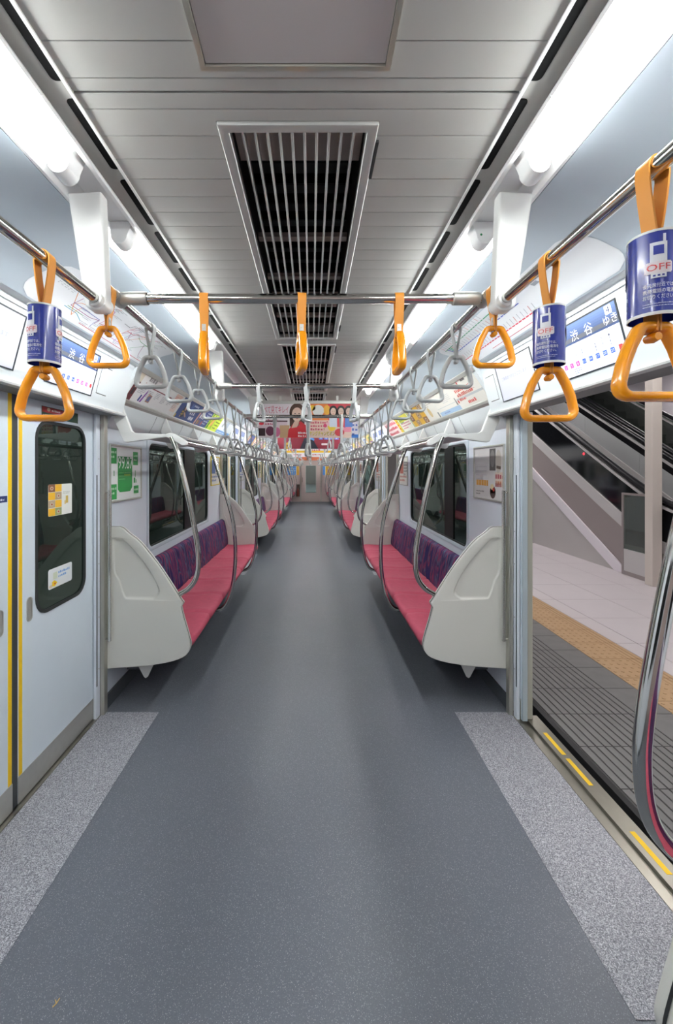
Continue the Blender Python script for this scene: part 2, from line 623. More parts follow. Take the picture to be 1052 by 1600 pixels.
# strips across the middle between the grilles, white edge beads, channels, lamp troughs, coves
for m in [-2] + list(range(3, 12)):
    a = M0 + MOD * m
    if m < 0:
        MB().box(-0.177, 0.177, Y0, a + MOD, CZ, CZ + 0.02).build('middle_strip', CEILM, ceiling)
    else:
        MB().box(-0.177, 0.177, a + 0.002, min(Y1, a + 0.0695), CZ, CZ + 0.02).build('middle_strip', CEILM, ceiling)
        if a + 1.571 < Y1:
            MB().box(-0.177, 0.177, a + 1.571, min(Y1, a + MOD - 0.002), CZ, CZ + 0.02).build('middle_strip', CEILM, ceiling)
for s in (-1, 1):
    MB().box(s * 0.4485, s * 0.455, Y0, Y1, CZ - 0.004, CZ + 0.025).build('edge_bead', WHITEM, ceiling)
    ch = MB()
    ch.prism([(s * 0.4551, CZ + 0.04), (s * 0.4551, CZ + 0.014), (s * 0.484, CZ + 0.012), (s * 0.505, CZ + 0.0), (s * 0.511, CZ), (s * 0.511, CZ + 0.04)], Y0, Y1, 'y', 0)
    ch.build('channel', CHAN, ceiling)
    y = M0 + 0.028 - 4 * 0.2411 * 3
    while y < Y1 - 0.3:
        MB().prism([(q[1], q[0]) for q in rrect(y, y + 0.2, s * 0.47 - 0.012, s * 0.47 + 0.012, 0.009, 4)], CZ + 0.0105, CZ + 0.016, 'z').build('air_slot', BLACK, ceiling)  # solid black strip painted in place of the shade inside an open slot
        y += 0.2411
    tr = MB()
    for a, b in [(max(Y0, M0 + MOD * m + 0.001), min(Y1, M0 + MOD * (m + 1) - 0.001)) for m in range(-2, 12)]:
        tr.prism([(s * 0.511, CZ + 0.012), (s * 0.509, CZ - 0.004), (s * 0.513, CZ - 0.008), (s * 0.526, CZ - 0.006), (s * 0.535, CZ + 0.012), (s * 0.545, CZ + 0.02), (s * 0.605, CZ + 0.018), (s * 0.616, CZ + 0.004), (s * 0.640, CZ - 0.012), (s * 0.650, CZ - 0.010), (s * 0.652, CZ + 0.04), (s * 0.511, CZ + 0.04)], a, b, 'y')
    tr.build('lamp_trough', LIPM, ceiling)
    inner = [(s * p[0], p[1]) for p in COVE]
    outer = [(s * (p[0] + 0.012), p[1] + 0.03) for p in COVE][::-1]
    MB().prism(inner + outer, Y0, Y1, 'y').build('cove', COVEM, ceiling, angle=25)

# access panel above the camera
ap = empty('ceiling_access_panel', (0, 0, CZ), 'flat pinkish grey square panel with metal rim in the ceiling overhead', 'ceiling panel')
MB().box(-0.168, 0.168, -0.665, 0.770, CZ - 0.002, CZ + 0.014).build('panel', M('access_panel_grey', (184, 178, 177), 0.4), ap, bevel=0.002, seg=1)
MB().plate([(-0.1779, -0.674), (0.1779, -0.674), (0.1779, 0.7795), (-0.1779, 0.7795)], [[(-0.168, -0.665), (0.168, -0.665), (0.168, 0.770), (-0.168, 0.770)]], CZ - 0.006, CZ + 0.014, 'z').build('rim', STEEL, ap)

# air grilles
def vent(m):
    y = M0 + MOD * m + 0.07
    L = 1.5
    word = ['nearest ceiling air grille with ten long slats just ahead overhead', 'second ceiling air grille from the camera, past the first cross bar'][m] if m < 2 else '%s ceiling air grille counted from the camera' % ORD[m]
    r = empty('air_grille', (0, y, CZ), word, 'air vent', 'air grilles along the ceiling')
    MB().plate([(-0.1779, y), (0.1779, y), (0.1779, y + L), (-0.1779, y + L)], [[(-0.153, y + 0.024), (0.153, y + 0.024), (0.153, y + L - 0.024), (-0.153, y + L - 0.024)]], CZ - 0.007, CZ + 0.02, 'z').build('frame', VENTM, r, bevel=0.003, seg=1)
    d = MB()
    zt = CZ + 0.17
    d.box(-0.156, 0.156, y + 0.02, y + L - 0.02, zt, zt + 0.01)
    d.box(-0.156, -0.153, y + 0.02, y + L - 0.02, CZ + 0.02, zt)
    d.box(0.153, 0.156, y + 0.02, y + L - 0.02, CZ + 0.02, zt)
    d.box(-0.156, 0.156, y + 0.018, y + 0.02, CZ + 0.02, zt)
    d.box(-0.156, 0.156, y + L - 0.02, y + L - 0.018, CZ + 0.02, zt)
    d.build('duct', DUCT, r)
    for q, w in ((0.024, 0.13), (0.5, 0.03), (0.79, 0.03), (0.97, 0.14), (1.22, 0.03), (1.37, 0.105)):
        MB().box(-0.15, 0.15, y + q, y + q + w, CZ + 0.03, CZ + 0.045).build('cross_plate', BEIGE, r)
    b = MB()
    for i in range(16):
        b.box(-0.15, 0.15, y + 0.07 + i * 0.09, y + 0.078 + i * 0.09, CZ + 0.10, CZ + 0.13)
    b.build('fan_louvre', BLACKG, r)
    sm = MB().box(-0.0028, 0.0028, y + 0.02, y + L - 0.02, CZ - 0.003, CZ + 0.018)
    me = sm.mesh('slat', VENTM, org(r), bevel=0.0012, seg=1)
    for i in range(10):
        piece(me, 'slat', r, (-0.125 + i * 0.0278, 0, 0))
    MB().box(0.1785, 0.185, y + 0.05, y + 0.17, CZ - 0.006, CZ + 0.001).build('latch', DUCT, r)
    MB().box(0.1785, 0.185, y + 1.28, y + 1.36, CZ - 0.006, CZ + 0.001).build('latch', DUCT, r)
    return r
for m in range(0, 11):
    vent(m)

# ------------------------------------------------------------------ side walls
def seg_bounds():
    return [SEG_NEAR] + SEG + [SEG_END]
WIN = []
for a, b in seg_bounds():
    if b - a > 3.0 and a > 0:
        WIN.append((a + 0.71, b - 0.71))
    elif a > 5:
        WIN.append((a + 0.55, b - 0.65))
    else:
        WIN.append((a + 0.6, b - 0.6))
WZ0, WZ1 = 0.885, 1.765
tn = 1
for s in (-1, 1):
    w = w0 = empty('wall_' + SIDE[s], (0, 0, 0), kind='structure')
    for (a, b), (wa, wb) in zip(seg_bounds(), WIN):
        if a < 0: a2, b2 = a, b
        else: a2, b2 = a - 0.0, b
        MB().plate([(a2, 0), (b2, 0), (b2, 1.80), (a2, 1.80)], [[(wa, WZ0), (wb, WZ0), (wb, WZ1), (wa, WZ1)]], s * HW, s * (HW + 0.012), 'x').build('wall_panel', WALL, w0)
        poly = [(1.289, 1.80), (1.268, 1.815), (1.222, 1.90), (1.19, 1.978), (1.05, 2.187), (1.062, 2.215), (1.22, 2.0), (1.31, 1.84), (1.31, 1.801)]
        tn += 1
        w = tag(MB().prism([(s * p[0], p[1]) for p in poly], a2, b2, 'y').build('trim_%d' % tn, WALLB), kind='structure')
        # ledges that clamp the advertisement row
        MB().prism([(s * 1.20, 1.955), (s * 1.178, 1.968), (s * 1.172, 1.984), (s * 1.178, 1.998), (s * 1.188, 1.985)], a2, b2, 'y').build('lower_ledge', SATIN, w)
        MB().prism([(s * 1.068, 2.162), (s * 1.056, 2.158), (s * 1.042, 2.182), (s * 1.046, 2.192)], a2, b2, 'y').build('upper_ledge', SATIN, w)
        n = max(2, int((b2 - a2) / 0.62))
        sm = MB()
        for i in range(1, n):
            y = a2 + (b2 - a2) * i / n
            sm.prism([(s * 1.2675, 1.815), (s * 1.2215, 1.90), (s * 1.2, 1.95), (s * 1.2005, 1.952), (s * 1.2225, 1.902), (s * 1.269, 1.815)], y, y + 0.003, 'y')
        sm.build('panel_joint', DARKTRIM, w)
    if s == -1:
        pass
    # jamb filler wall beside the nearest door towards the camera
    MB().box(s * HW, s * (HW + 0.012), 0.84, YC[0] - DH - 0.09, 0, 1.885).build('wall_panel', WALL, w0)
    tn += 1
    tag(MB().prism([(s * p[0], p[1]) for p in poly], 0.84, YC[0] - 0.75, 'y').build('trim_%d' % tn, WALLB), kind='structure')
    for (a, b) in seg_bounds():
        tag(MB().box(s * 1.278, s * 1.2895, a + 0.02, b - 0.02, 0.0, 0.09).build('baseboard_' + SIDE[s], M('kick_dark', (70, 74, 80), 0.5)), kind='structure')

# windows
wi = 0
GASKET = DARKTRIM
def window(s, wa, wb):
    global wi
    wi += 1
    r = empty('window_%d' % wi, (s * HW, (wa + wb) / 2, WZ0), kind='structure')
    out = [(wa - 0.022, WZ0 - 0.022), (wb + 0.022, WZ0 - 0.022), (wb + 0.022, WZ1 + 0.0), (wa - 0.022, WZ1 + 0.0)]
    hole = rrect(wa + 0.012, wb - 0.012, WZ0 + 0.012, WZ1 - 0.02, 0.07)
    MB().plate(out, [hole], s * (HW - 0.008), s * (HW + 0.0), 'x').build('frame', M('window_frame', (196, 206, 216), 0.35), r, bevel=0.003, seg=1)
    MB().plate(offset_poly(hole, -0.006), [offset_poly(hole, 0.012)], s * (HW + 0.0), s * (HW + 0.012), 'x').build('gasket', GASKET, r)
    ma, mb_ = (wa + 0.98, wa + 1.36) if s < 0 else (wa + 0.36, wa + 0.60)
    if wb - wa < 1.5: ma, mb_ = (wa + wb) / 2 - 0.05, (wa + wb) / 2 + 0.05
    MB().box(s * (HW + 0.0125), s * (HW + 0.0165), wa, ma, WZ0, WZ1).build('pane', GLASSD, r)
    MB().box(s * (HW + 0.0125), s * (HW + 0.0165), mb_, wb, WZ0, WZ1).build('pane', GLASSD, r)
    MB().box(s * (HW + 0.004), s * (HW + 0.03), ma, mb_, WZ0 + 0.002, WZ1 - 0.002).build('mullion', BLACKG, r)
    return r
for s in (-1, 1):
    for i, (wa, wb) in enumerate(WIN):
        if i == 0: continue
        window(s, wa, wb)

# end walls
far = tag(MB().plate([(-1.29, 0), (1.29, 0), (1.29, 1.98), (1.05, 2.30), (-1.05, 2.30), (-1.29, 1.98)], [[(-0.45, 0.0005), (0.45, 0.0005), (0.45, 1.88), (-0.45, 1.88)]], Y1, Y1 + 0.05, 'y').build('wall_far', PINKW), kind='structure')
tag(MB().box(-1.36, 1.36, Y0 - 0.06, Y0 - 0.005, 0, 2.35).build('wall_near', PINKW), kind='structure')

# ------------------------------------------------------------------ doors
dn = 0
def door(s, k):
    """a pair of sliding leaves; closed on the left, drawn back on the platform side"""
    global dn
    dn += 1
    yc = YC[k]
    r = empty('door_%d' % dn, (s * XD, yc, 0), kind='structure')
    opened = s > 0
    for e in (-1, 1):
        near = e < 0
        sh = e * 0.6385 if opened else 0.0
        ya, yb = (yc - DH - 0.05, yc - 0.0185 - 0.012) if near else (yc + 0.0185 - 0.012, yc + DH + 0.05)
        ya, yb = ya + sh, yb + sh
        hole = rrect(yc - e * 0 + (0.125 if not near else -0.575) + sh, yc + (0.565 if not near else -0.125) + sh, 0.815, 1.78, 0.09)
        leaf = MB().plate([(ya, 0.006), (yb, 0.006), (yb, 1.885), (ya, 1.885)], [hole], s * XD, s * (XD + 0.034), 'x').build('door_leaf', DOORW, r, bevel=0.002, seg=1)
        MB().plate(offset_poly(hole, -0.002), [offset_poly(hole, 0.014)], s * (XD - 0.004), s * (XD + 0.01), 'x').build('gasket', GASKET, leaf)
        MB().prism(offset_poly(hole, 0.004), s * (XD + 0.004), s * (XD + 0.009), 'x').build('pane', GLASSD, leaf)
        MB().box(s * (XD - 0.002), s * (XD + 0.0005), ya + 0.0, yb, 0.007, 0.13).build('kick_plate', SATIN, leaf)
        edge = yb if near else ya
        a, b = (edge, edge + 0.0185) if near else (edge - 0.0185, edge)
        MB().box(s * (XD + 0.002), s * (XD + 0.03), a, b, 0.007, 1.885).build('edge_rubber', PALESEAL if opened else RUBBER, leaf)
        hid = 0.012 if opened else 0.0
        ya2, yb2 = (edge - 0.026 - hid, edge - 0.004 - hid) if near else (edge + 0.004 + hid, edge + 0.026 + hid)
        MB().box(s * (XD - 0.0012), s * (XD + 0.0005), ya2, yb2, 0.132, 1.88).build('yellow_stripe', YELLOW, leaf)
        if not near or True:
            hy = edge - 0.075 if near else edge + 0.075
            hs = rrect(hy - 0.02, hy + 0.02, 0.815, 0.93, 0.019)
            h = MB().plate(hs, [offset_poly(hs, 0.005)], s * (XD - 0.003), s * (XD + 0.001), 'x')
            h.prism(offset_poly(hs, 0.005), s * (XD - 0.001), s * (XD + 0.0005), 'x')
            h.build('finger_pull', SATIN, leaf, bevel=0.001, seg=1)
        # stickers on the nearest closed leaf
        if k == 0 and not opened and not near:
            p = Print(flat((s * (XD + 0.004), 0, 0), (0, 1, 0), (0, 0, 1), (-s, 0, 0)))
            u0, u1, v0, v1 = yc + 0.228, yc + 0.437, 1.292, 1.457
            p.rr(u0, v0, u1, v1, 0.008, (236, 236, 232), 1)
            hw = (u1 - u0) * 0.54
            for i in range(4):
                for j in range(2):
                    c = (236, 182, 44) if (i + j) % 2 == 0 else ((150, 160, 110), (188, 164, 140), (176, 150, 120), (130, 84, 60))[i]
                    a0, b0 = u0 + j * hw / 2, v0 + i * (v1 - v0) / 4
                    p.rect(a0 + 0.001, b0 + 0.002, a0 + hw / 2, b0 + (v1 - v0) / 4 - 0.0005, c, 2)
                    if (i + j) % 2:
                        p.ell(a0 + hw / 4, b0 + (v1 - v0) / 8, 0.014, 0.01, (206, 190, 170), 3)
                        p.ell(a0 + hw / 4, b0 + (v1 - v0) / 8, 0.007, 0.005, (160, 70, 50), 4)
            p.rect(u0 + 0.15, v0 + 0.06, u0 + 0.172, v0 + 0.10, (206, 176, 90), 2)
            p.rect(u0 + 0.138, v0 + 0.055, u0 + 0.152, v0 + 0.075, (222, 196, 130), 2)
            p.dashes(u0 + 0.125, v0 + 0.12, u0 + 0.19, 2, 0.008, 0.004, (170, 170, 166), 2, 3)
            p.build('cafe_sticker', leaf)
            p = Print(flat((s * (XD + 0.004), 0, 0), (0, 1, 0), (0, 0, 1), (-s, 0, 0)))
            v0, v1 = 0.917, 1.020
            p.rr(u0, v0, u1, v1, 0.012, (232, 234, 236), 1)
            p.dashes(u0 + 0.085, v1 - 0.036, u1 - 0.025, 2, 0.02, 0.013, (86, 150, 214), 2, 5)
            p.poly([(u0 + 0.032, v0 + 0.012), (u0 + 0.055, v0 + 0.008), (u0 + 0.075, v0 + 0.024), (u0 + 0.05, v0 + 0.04), (u0 + 0.03, v0 + 0.035)], (246, 206, 20), 3)
            p.poly([(u0 + 0.045, v0 + 0.018), (u0 + 0.062, v0 + 0.018), (u0 + 0.054, v0 + 0.03)], (206, 40, 36), 4)
            p.rect(u0 + 0.04, v0 + 0.045, u0 + 0.075, v0 + 0.08, (214, 220, 200), 2)
            p.ell(u0 + 0.022, v0 + 0.014, 0.014, 0.008, (226, 206, 180), 2)
            p.build('door_warning_sticker', leaf)
            p = Print(flat((s * XD, 0, 0), (0, 1, 0), (0, 0, 1), (-s, 0, 0)))
            u0, u1, v0, v1 = yc + 0.17, yc + 0.49, 1.797, 1.853
            p.rect(u0, v0, u1, v1, (36, 70, 44), 1)
            p.rect(u0 + 0.004, v0 + 0.026, u0 + 0.23, v1 - 0.003, (168, 40, 44), 2)
            p.ell(u0 + 0.055, v1 - 0.014, 0.014, 0.009, (220, 190, 160), 3)
            p.dashes(u0 + 0.08, v1 - 0.02, u0 + 0.22, 1, 0.01, 0.011, (230, 214, 210), 3, 8)
            p.dashes(u0 + 0.012, v0 + 0.006, u0 + 0.3, 1, 0.01, 0.013, (214, 222, 214), 3, 9)
            p.build('header_sticker', leaf)
        if k == 0 and not opened and near:
            p = Print(flat((s * XD, 0, 0), (0, 1, 0), (0, 0, 1), (-s, 0, 0)))
            p.rect(edge - 0.16, 1.392, edge - 0.03, 1.42, (28, 40, 92), 1)
            p.dashes(edge - 0.15, 1.40, edge - 0.04, 1, 0.01, 0.01, (220, 224, 236), 2, 2)
            p.build('door_number_sticker', leaf)
    for e in (-1, 1):
        a = yc + e * DH
        x0 = XD - 0.022
        f = MB()
        f.box(s * x0, s * (XD - 0.004), min(a, a + e * 0.046), max(a, a + e * 0.046), 0, 1.885)
        jb = f.build('jamb_strip', WALL, r, bevel=0.002, seg=1)
        sc = MB()
        for z in (0.3, 0.62, 0.95, 1.15, 1.4, 1.6):
            sc.lathe([(0.0, -0.0022), (0.003, -0.0018), (0.0045, 0.0)], (s * x0, a + e * 0.03, z), 10, axis='x') if s > 0 else sc.lathe([(0.0, 0.0022), (0.003, 0.0018), (0.0045, 0.0)], (s * x0, a + e * 0.03, z), 10, axis='x')
        sc.build('screw', STEEL, jb)
        MB().box(s * x0 - s * 0.0006, s * x0 + s * 0.002, a + e * 0.002 if e > 0 else a - 0.014, a + e * 0.014 if e > 0 else a - 0.002, 0.2, 1.50).build('guard_rubber', M('guard_navy', (40, 48, 60), 0.5), jb)
        MB().box(s * 1.262, s * 1.2885, min(a + e * 0.046, a + e * 0.09), max(a + e * 0.046, a + e * 0.09), 0, 1.885).build('pillar', STEEL, r, bevel=0.004, seg=2)
    MB().box(s * 1.262, s * (XD - 0.0215), yc - DH - 0.085, yc - DH - 0.0005, 1.878, 1.8845).build('head_plate', SATIN, r)
    if opened:
        for e in (-1, 1):
            a = yc + e * (DH + 0.0)
            MB().box(s * 1.350, s * 1.386, min(a, a + e * 0.05), max(a, a + e * 0.05), 0.003, 1.885).build('outer_post', M('post_beige_steel', (205, 204, 192), 0.35, metal=0.25), r, bevel=0.006, seg=2)
    sl = MB().prism([(s * 1.2832, -0.05), (s * 1.2832, 0.004), (s * 1.304, 0.004), (s * 1.307, -0.012), (s * 1.347, -0.012), (s * 1.35, 0.003), (s * 1.432, 0.002), (s * 1.435, -0.05)], yc - DH - 0.045, yc + DH + 0.045, 'y').build('sill', SILLM, r)
    if opened:
        for q in (-0.53, -0.315, 0.125, 0.34):
            MB().box(s * 1.376, s * 1.398, yc + q, yc + q + 0.185, 0.0022, 0.0036).build('yellow_marker', YELLOW, sl)
    return r
for s in (-1, 1):
    for k in range(4):
        door(s, k)

# ------------------------------------------------------------------ door headers with screens
SUR = {-1: (0, 1, 0), 1: (0, -1, 0)}
def on_side(s, x, y, z, dx=0.0, dz=1.0):
    """printing frame on a side wall: u to the viewer's right, v up the (leaning) surface; origin at the viewer's lower left"""
    V = Vector((s * dx, 0, dz)).normalized()
    U = Vector(SUR[s])
    N = Vector((-s * V.z, 0, s * V.x)) if True else None
    return (s * x, y, z), U, V, N

HX0, HZ0, HX1, HZ1 = 1.175, 1.885, 1.096, 2.186
HSL = (HX1 - HX0) / (HZ1 - HZ0)
def hx(z): return HX0 + HSL * (z - HZ0)

STN = ['東白楽', '反町', '横浜', '新高島', 'みなとみらい', '馬車道', '日本大通り', '元町・中華街']
def header(s, k):
    yc = YC[k]
    a, b = yc - 0.75, yc + 0.75
    lab = {0: {-1: 'white header with two screens over the closed door on the left', 1: 'white header with two screens over the open platform door, nearest'}}.get(k, {}).get(s) or '%s white door header from the camera along the %s side' % (ORD[k], SIDE[s])
    r = empty('door_header', (s * 1.2, yc, HZ0), lab, 'door header', 'headers above the doors')
    prof = [(HX0, HZ0), (HX1, HZ1), (1.052, 2.1885), (1.066, 2.21), (1.345, 2.21), (1.345, HZ0 + 0.003)]
    MB().prism([(s * p[0], p[1]) for p in prof], a, b, 'y').build('cover', WALLB, r, bevel=0.002, seg=1)
    MB().prism([(s * 1.19, HZ0 - 0.013), (s * 1.152, HZ0 - 0.013), (s * 1.148, HZ0 - 0.006), (s * 1.17, HZ0 + 0.008), (s * 1.1745, HZ0 + 0.0), (s * 1.19, HZ0)], a, b, 'y').build('lower_lip', WHITEM, r)
    MB().box(s * 1.192, s * 1.305, a + 0.01, b - 0.01, HZ0 - 0.012, HZ0 + 0.002).build('track_cover', M('track_grey', (120, 124, 128), 0.45), r)
    MB().prism([(s * (hx(2.17) - 0.006), 2.166), (s * (hx(2.17) - 0.009), 2.172), (s * (HX1 - 0.004), 2.188), (s * (HX1 + 0.003), 2.186)], a, b, 'y').build('top_trim', WALLB, r)
    N = Vector((-s * 1, 0, HSL * 1)).normalized()
    cen = yc + (0.07 if s > 0 else -0.135)
    for q, yy in enumerate((cen - 0.29, cen + 0.29)):
        w, h = 0.377, 0.212
        z0 = 1.935
        V = Vector((s * HSL, 0, 1)).normalized()
        U = Vector(SUR[s])
        yl = yy - w / 2 if s < 0 else yy + w / 2
        P0 = Vector((s * hx(z0), yl, z0))
        fr = MB()
        def q3(u, v, n): return tuple(P0 + U * u + V * v + Vector((-s * V.z, 0, s * V.x)) * n)
        o8 = [(-0.006, -0.006), (w + 0.006, -0.006), (w + 0.006, h + 0.006), (-0.006, h + 0.006)]
        i8 = [(0, 0), (w, 0), (w, h), (0, h)]
        vs = [q3(*p, -0.0005) for p in o8] + [q3(*p, 0.003) for p in o8] + [q3(*p, 0.003) for p in i8] + [q3(*p, 0.0008) for p in i8]
        fs = [(12, 13, 14, 15)]
        for i in range(4):
            j = (i + 1) % 4
            fs += [(i, j, 4 + j, 4 + i), (4 + i, 4 + j, 8 + j, 8 + i), (8 + i, 8 + j, 12 + j, 12 + i)]
        sc = MB().add(vs, fs).build('screen', M('screen_bezel', (40, 46, 54), 0.35), r)
        G = 0.55
        p = Print(lambda u, v, l, q3=q3: q3(u, v, 0.0012 + 0.0003 * l), glow=G)
        route = (q == 0) if s > 0 else (q == 1)
        if k == 0 and route:
            p.rect(0, 0, w, h, (226, 228, 238), 0)
            for i in range(8):
                c0, c1 = (104, 128, 178), (60, 76, 116)
                t = i / 7
                p.rect(0, h * (0.62 + 0.38 * (1 - (i + 1) / 8)), w, h * (0.62 + 0.38 * (1 - i / 8)), tuple(int(c0[j] + (c1[j] - c0[j]) * t) for j in range(3)), 1)
            p.rect(0, h * 0.66, w, h * 0.74, (96, 98, 106), 2)
            p.text('渋', w * 0.44 - 0.03, h * 0.655, 0.046, (244, 244, 248), 4)
            p.text('谷', w * 0.44 + 0.055, h * 0.655, 0.046, (244, 244, 248), 4)
            p.text('しぶや', w * 0.45, h * 0.63, 0.0, (244, 244, 248), 4) if False else None
            p.text('ゆき', w * 0.9, h * 0.66, 0.034, (244, 244, 248), 4)
            p.rr(w * 0.855, h * 0.83, w * 0.945, h * 0.985, 0.004, (240, 242, 246), 3)
            p.text('4', w * 0.9, h * 0.85, 0.024, (40, 52, 96), 4)
            p.dashes(0.012, h * 0.86, 0.075, 1, 0.01, 0.02, (150, 190, 236), 4, 4)
            names = STN if s > 0 else STN[::-1]
            n = 8
            for i, nm in enumerate(names):
                u = 0.035 + i * 0.04
                isp = (i < 3) if s > 0 else (i >= 5)
                c = (214, 70, 158) if isp else (52, 92, 206)
                p.rect(u - 0.010, h * 0.175, u + 0.010, h * 0.27, c, 3)
                p.rect(u + 0.011, h * 0.19, u + 0.028, h * 0.255, (198, 204, 224), 2)
                p.text(str(3 * i + 2), u, h * 0.195, 0.011, (236, 238, 248), 4)
                p.vtext(nm, u, h * 0.31 + 0.0115 * len(nm), 0.0115, (92, 94, 112), 3)
            p.rect(w - 0.03, h * 0.175, w - 0.012, h * 0.27, (214, 60, 60), 3)
            p.dashes(0.085, h * 0.12, 0.13, 3, 0.009, 0.006, (120, 124, 150), 2, 6)
        elif k == 0:
            p.rect(0, 0, w, h, (188, 189, 200), 0)
            p.text('ご乗車ありがとうございます', w * 0.47, h * 0.52, 0.021, (150, 152, 172), 2, w=w * 0.72)
        else:
            p.rect(0, 0, w, h, (206, 210, 224) if q == 0 else (190, 200, 222), 0)
            p.rect(0, h * 0.66, w, h, (70, 92, 146), 1)
            p.dashes(0.03, h * 0.4, w - 0.03, 2, 0.04, 0.016, (90, 100, 140), 2, k + q)
        p.build('display', sc)
    # service hatch
    hy = cen + 0.29 + 0.29
    V = Vector((s * HSL, 0, 1)).normalized()
    P0 = Vector((s * hx(1.955), hy, 1.955))
    hb = MB()
    hb2 = [(-0.055, 0), (0.055, 0), (0.055, 0.155), (-0.055, 0.155)]
    nrm = Vector((-s * V.z, 0, s * V.x))
    vs = [tuple(P0 + Vector((0, u, 0)) + V * v + nrm * 0.0006) for u, v in hb2] + [tuple(P0 + Vector((0, u * 0.965, 0)) + V * (0.004 + v * 0.95) + nrm * 0.0016) for u, v in hb2]
    hb.add(vs[:4], [(0, 1, 2, 3)], 1).add(vs[4:], [(0, 1, 2, 3)], 0)
    if hy + 0.055 < b:
        h_ = hb.build('hatch', [WALLB, DARKTRIM], r, weld=False)
    return r
for s in (-1, 1):
    for k in range(4):
        header(s, k)

# route map posters on the cove above the headers
def cove_at(d):
    """point and inward normal at arc distance d up from the lower end of the cove"""
    pts = COVE[::-1]
    for i in range(len(pts) - 1):
        a, b = Vector(pts[i]), Vector(pts[i + 1])
        L = (b - a).length
        if d <= L or i == len(pts) - 2:
            t = (b - a).normalized()
            return a + t * d, Vector((-t.y, t.x)) if Vector((-t.y, t.x)).y < 0 else Vector((t.y, -t.x))
        d -= L
def route_map(s, k, ya, yb):
    lab = '%s route map on the curved ceiling cove over the %s side doors' % (['nearest', 'second', 'third', 'farthest'][k], SIDE[s])
    r = empty('route_map', (s * 1.0, (ya + yb) / 2, 2.2), lab, 'poster', 'route maps above the doors')
    H = 0.235
    w = yb - ya
    y0 = ya if s < 0 else yb
    sg = 1 if s < 0 else -1
    def fn(u, v, l):
        p, n = cove_at(0.008 + v)
        return (s * (p.x + n.x * (0.0009 + 0.0004 * l)), y0 + sg * u, p.y + n.y * (0.0009 + 0.0004 * l))
    sh = MB()
    out = rrect(0, w, 0, H, 0.06, 5)
    nv = 12
    def edge_u(v):
        e = 0.0
        if v < 0.0: e = 0
        rr = 0.06
        dv = max(rr - v, v - (H - rr), 0)
        return rr - math.sqrt(max(0, rr * rr - dv * dv)) if dv > 0 else 0
    sh.grid(lambda a, b: fn(edge_u(b * H) + (w - 2 * edge_u(b * H)) * a, b * H, 0), 2, nv)
    sh.build('sheet', M('map_paper', (226, 228, 232), 0.4), r)
    p = Print(fn)
    rr = random.Random(31 + k + s)
    cols = [(206, 70, 60), (70, 140, 90), (70, 90, 170), (190, 90, 150), (214, 130, 60), (90, 90, 100), (60, 150, 170), (150, 60, 120)]
    start = 0.08
    for i in range((34 if s < 0 else 0) if k == 0 else 14):
        c = cols[i % len(cols)]
        u, v = rr.uniform(start + 0.05, w - 0.1), rr.uniform(0.03, H - 0.03)
        ang = rr.choice([0, 0, 45, -45, 90, 20, -15])
        for t in range(rr.randint(4, 12)):
            if rr.random() < 0.25: ang = rr.choice([0, 45, -45, 90, -90, 15, -20])
            u2, v2 = u + 0.03 * math.cos(math.radians(ang)), v + 0.03 * math.sin(math.radians(ang))
            if not (start < u2 < w - 0.05 and 0.02 < v2 < H - 0.02): break
            p.line((u, v), (u2, v2), 0.003, c, 1)
            u, v = u2, v2
        if k == 0:
            p.dashes(min(u, w - 0.12), max(0.03, min(v, H - 0.03)), min(u, w - 0.12) + 0.06, 2, 0.008, 0.004, (150, 152, 158), 2, i)
    if k == 0 and s > 0:
        for j, (v, c) in enumerate(((0.05, (196, 60, 80)), (0.13, (70, 90, 180)), (0.19, (60, 150, 110)))):
            p.rect(0.06, v, w - [0.42, 0.5, 0.55][j], v + 0.006, c, 2, div=6)
            for i in range(26 - 4 * j):
                u = 0.08 + i * 0.032
                p.line((u, v + 0.012), (u + 0.022, v + 0.046), 0.003, (166, 166, 176) if i % 4 else (206, 110, 110), 2)
                p.rect(u - 0.002, v + 0.0, u + 0.003, v + 0.006, (240, 240, 240), 3)
        p.rect(w - 0.34, 0.15, w - 0.30, 0.19, (150, 156, 164), 2)
    p.rect(start + 0.3, 0.016, w - 0.1 if s < 0 else w - 0.5, 0.019, (190, 60, 90), 1, div=4)
    for i in range(5):
        p.line((0.09 + 0.022 * i, H - 0.085), (0.098 + 0.022 * i, H - 0.045), 0.009, [(50, 70, 190), (40, 150, 150), (30, 160, 90), (206, 50, 60), (200, 200, 206)][i], 2)
        p.dashes(0.08 + 0.022 * i, H - 0.105, 0.096 + 0.022 * i, 2, 0.008, 0.004, (160, 160, 166), 2, i)
    p.build('printed_map', r)
for k in range(4):
    dy = 4.82 * k
    route_map(-1, k, 1.50 + dy, 2.66 + dy)
    route_map(1, k, 1.30 + dy, 2.66 + dy)

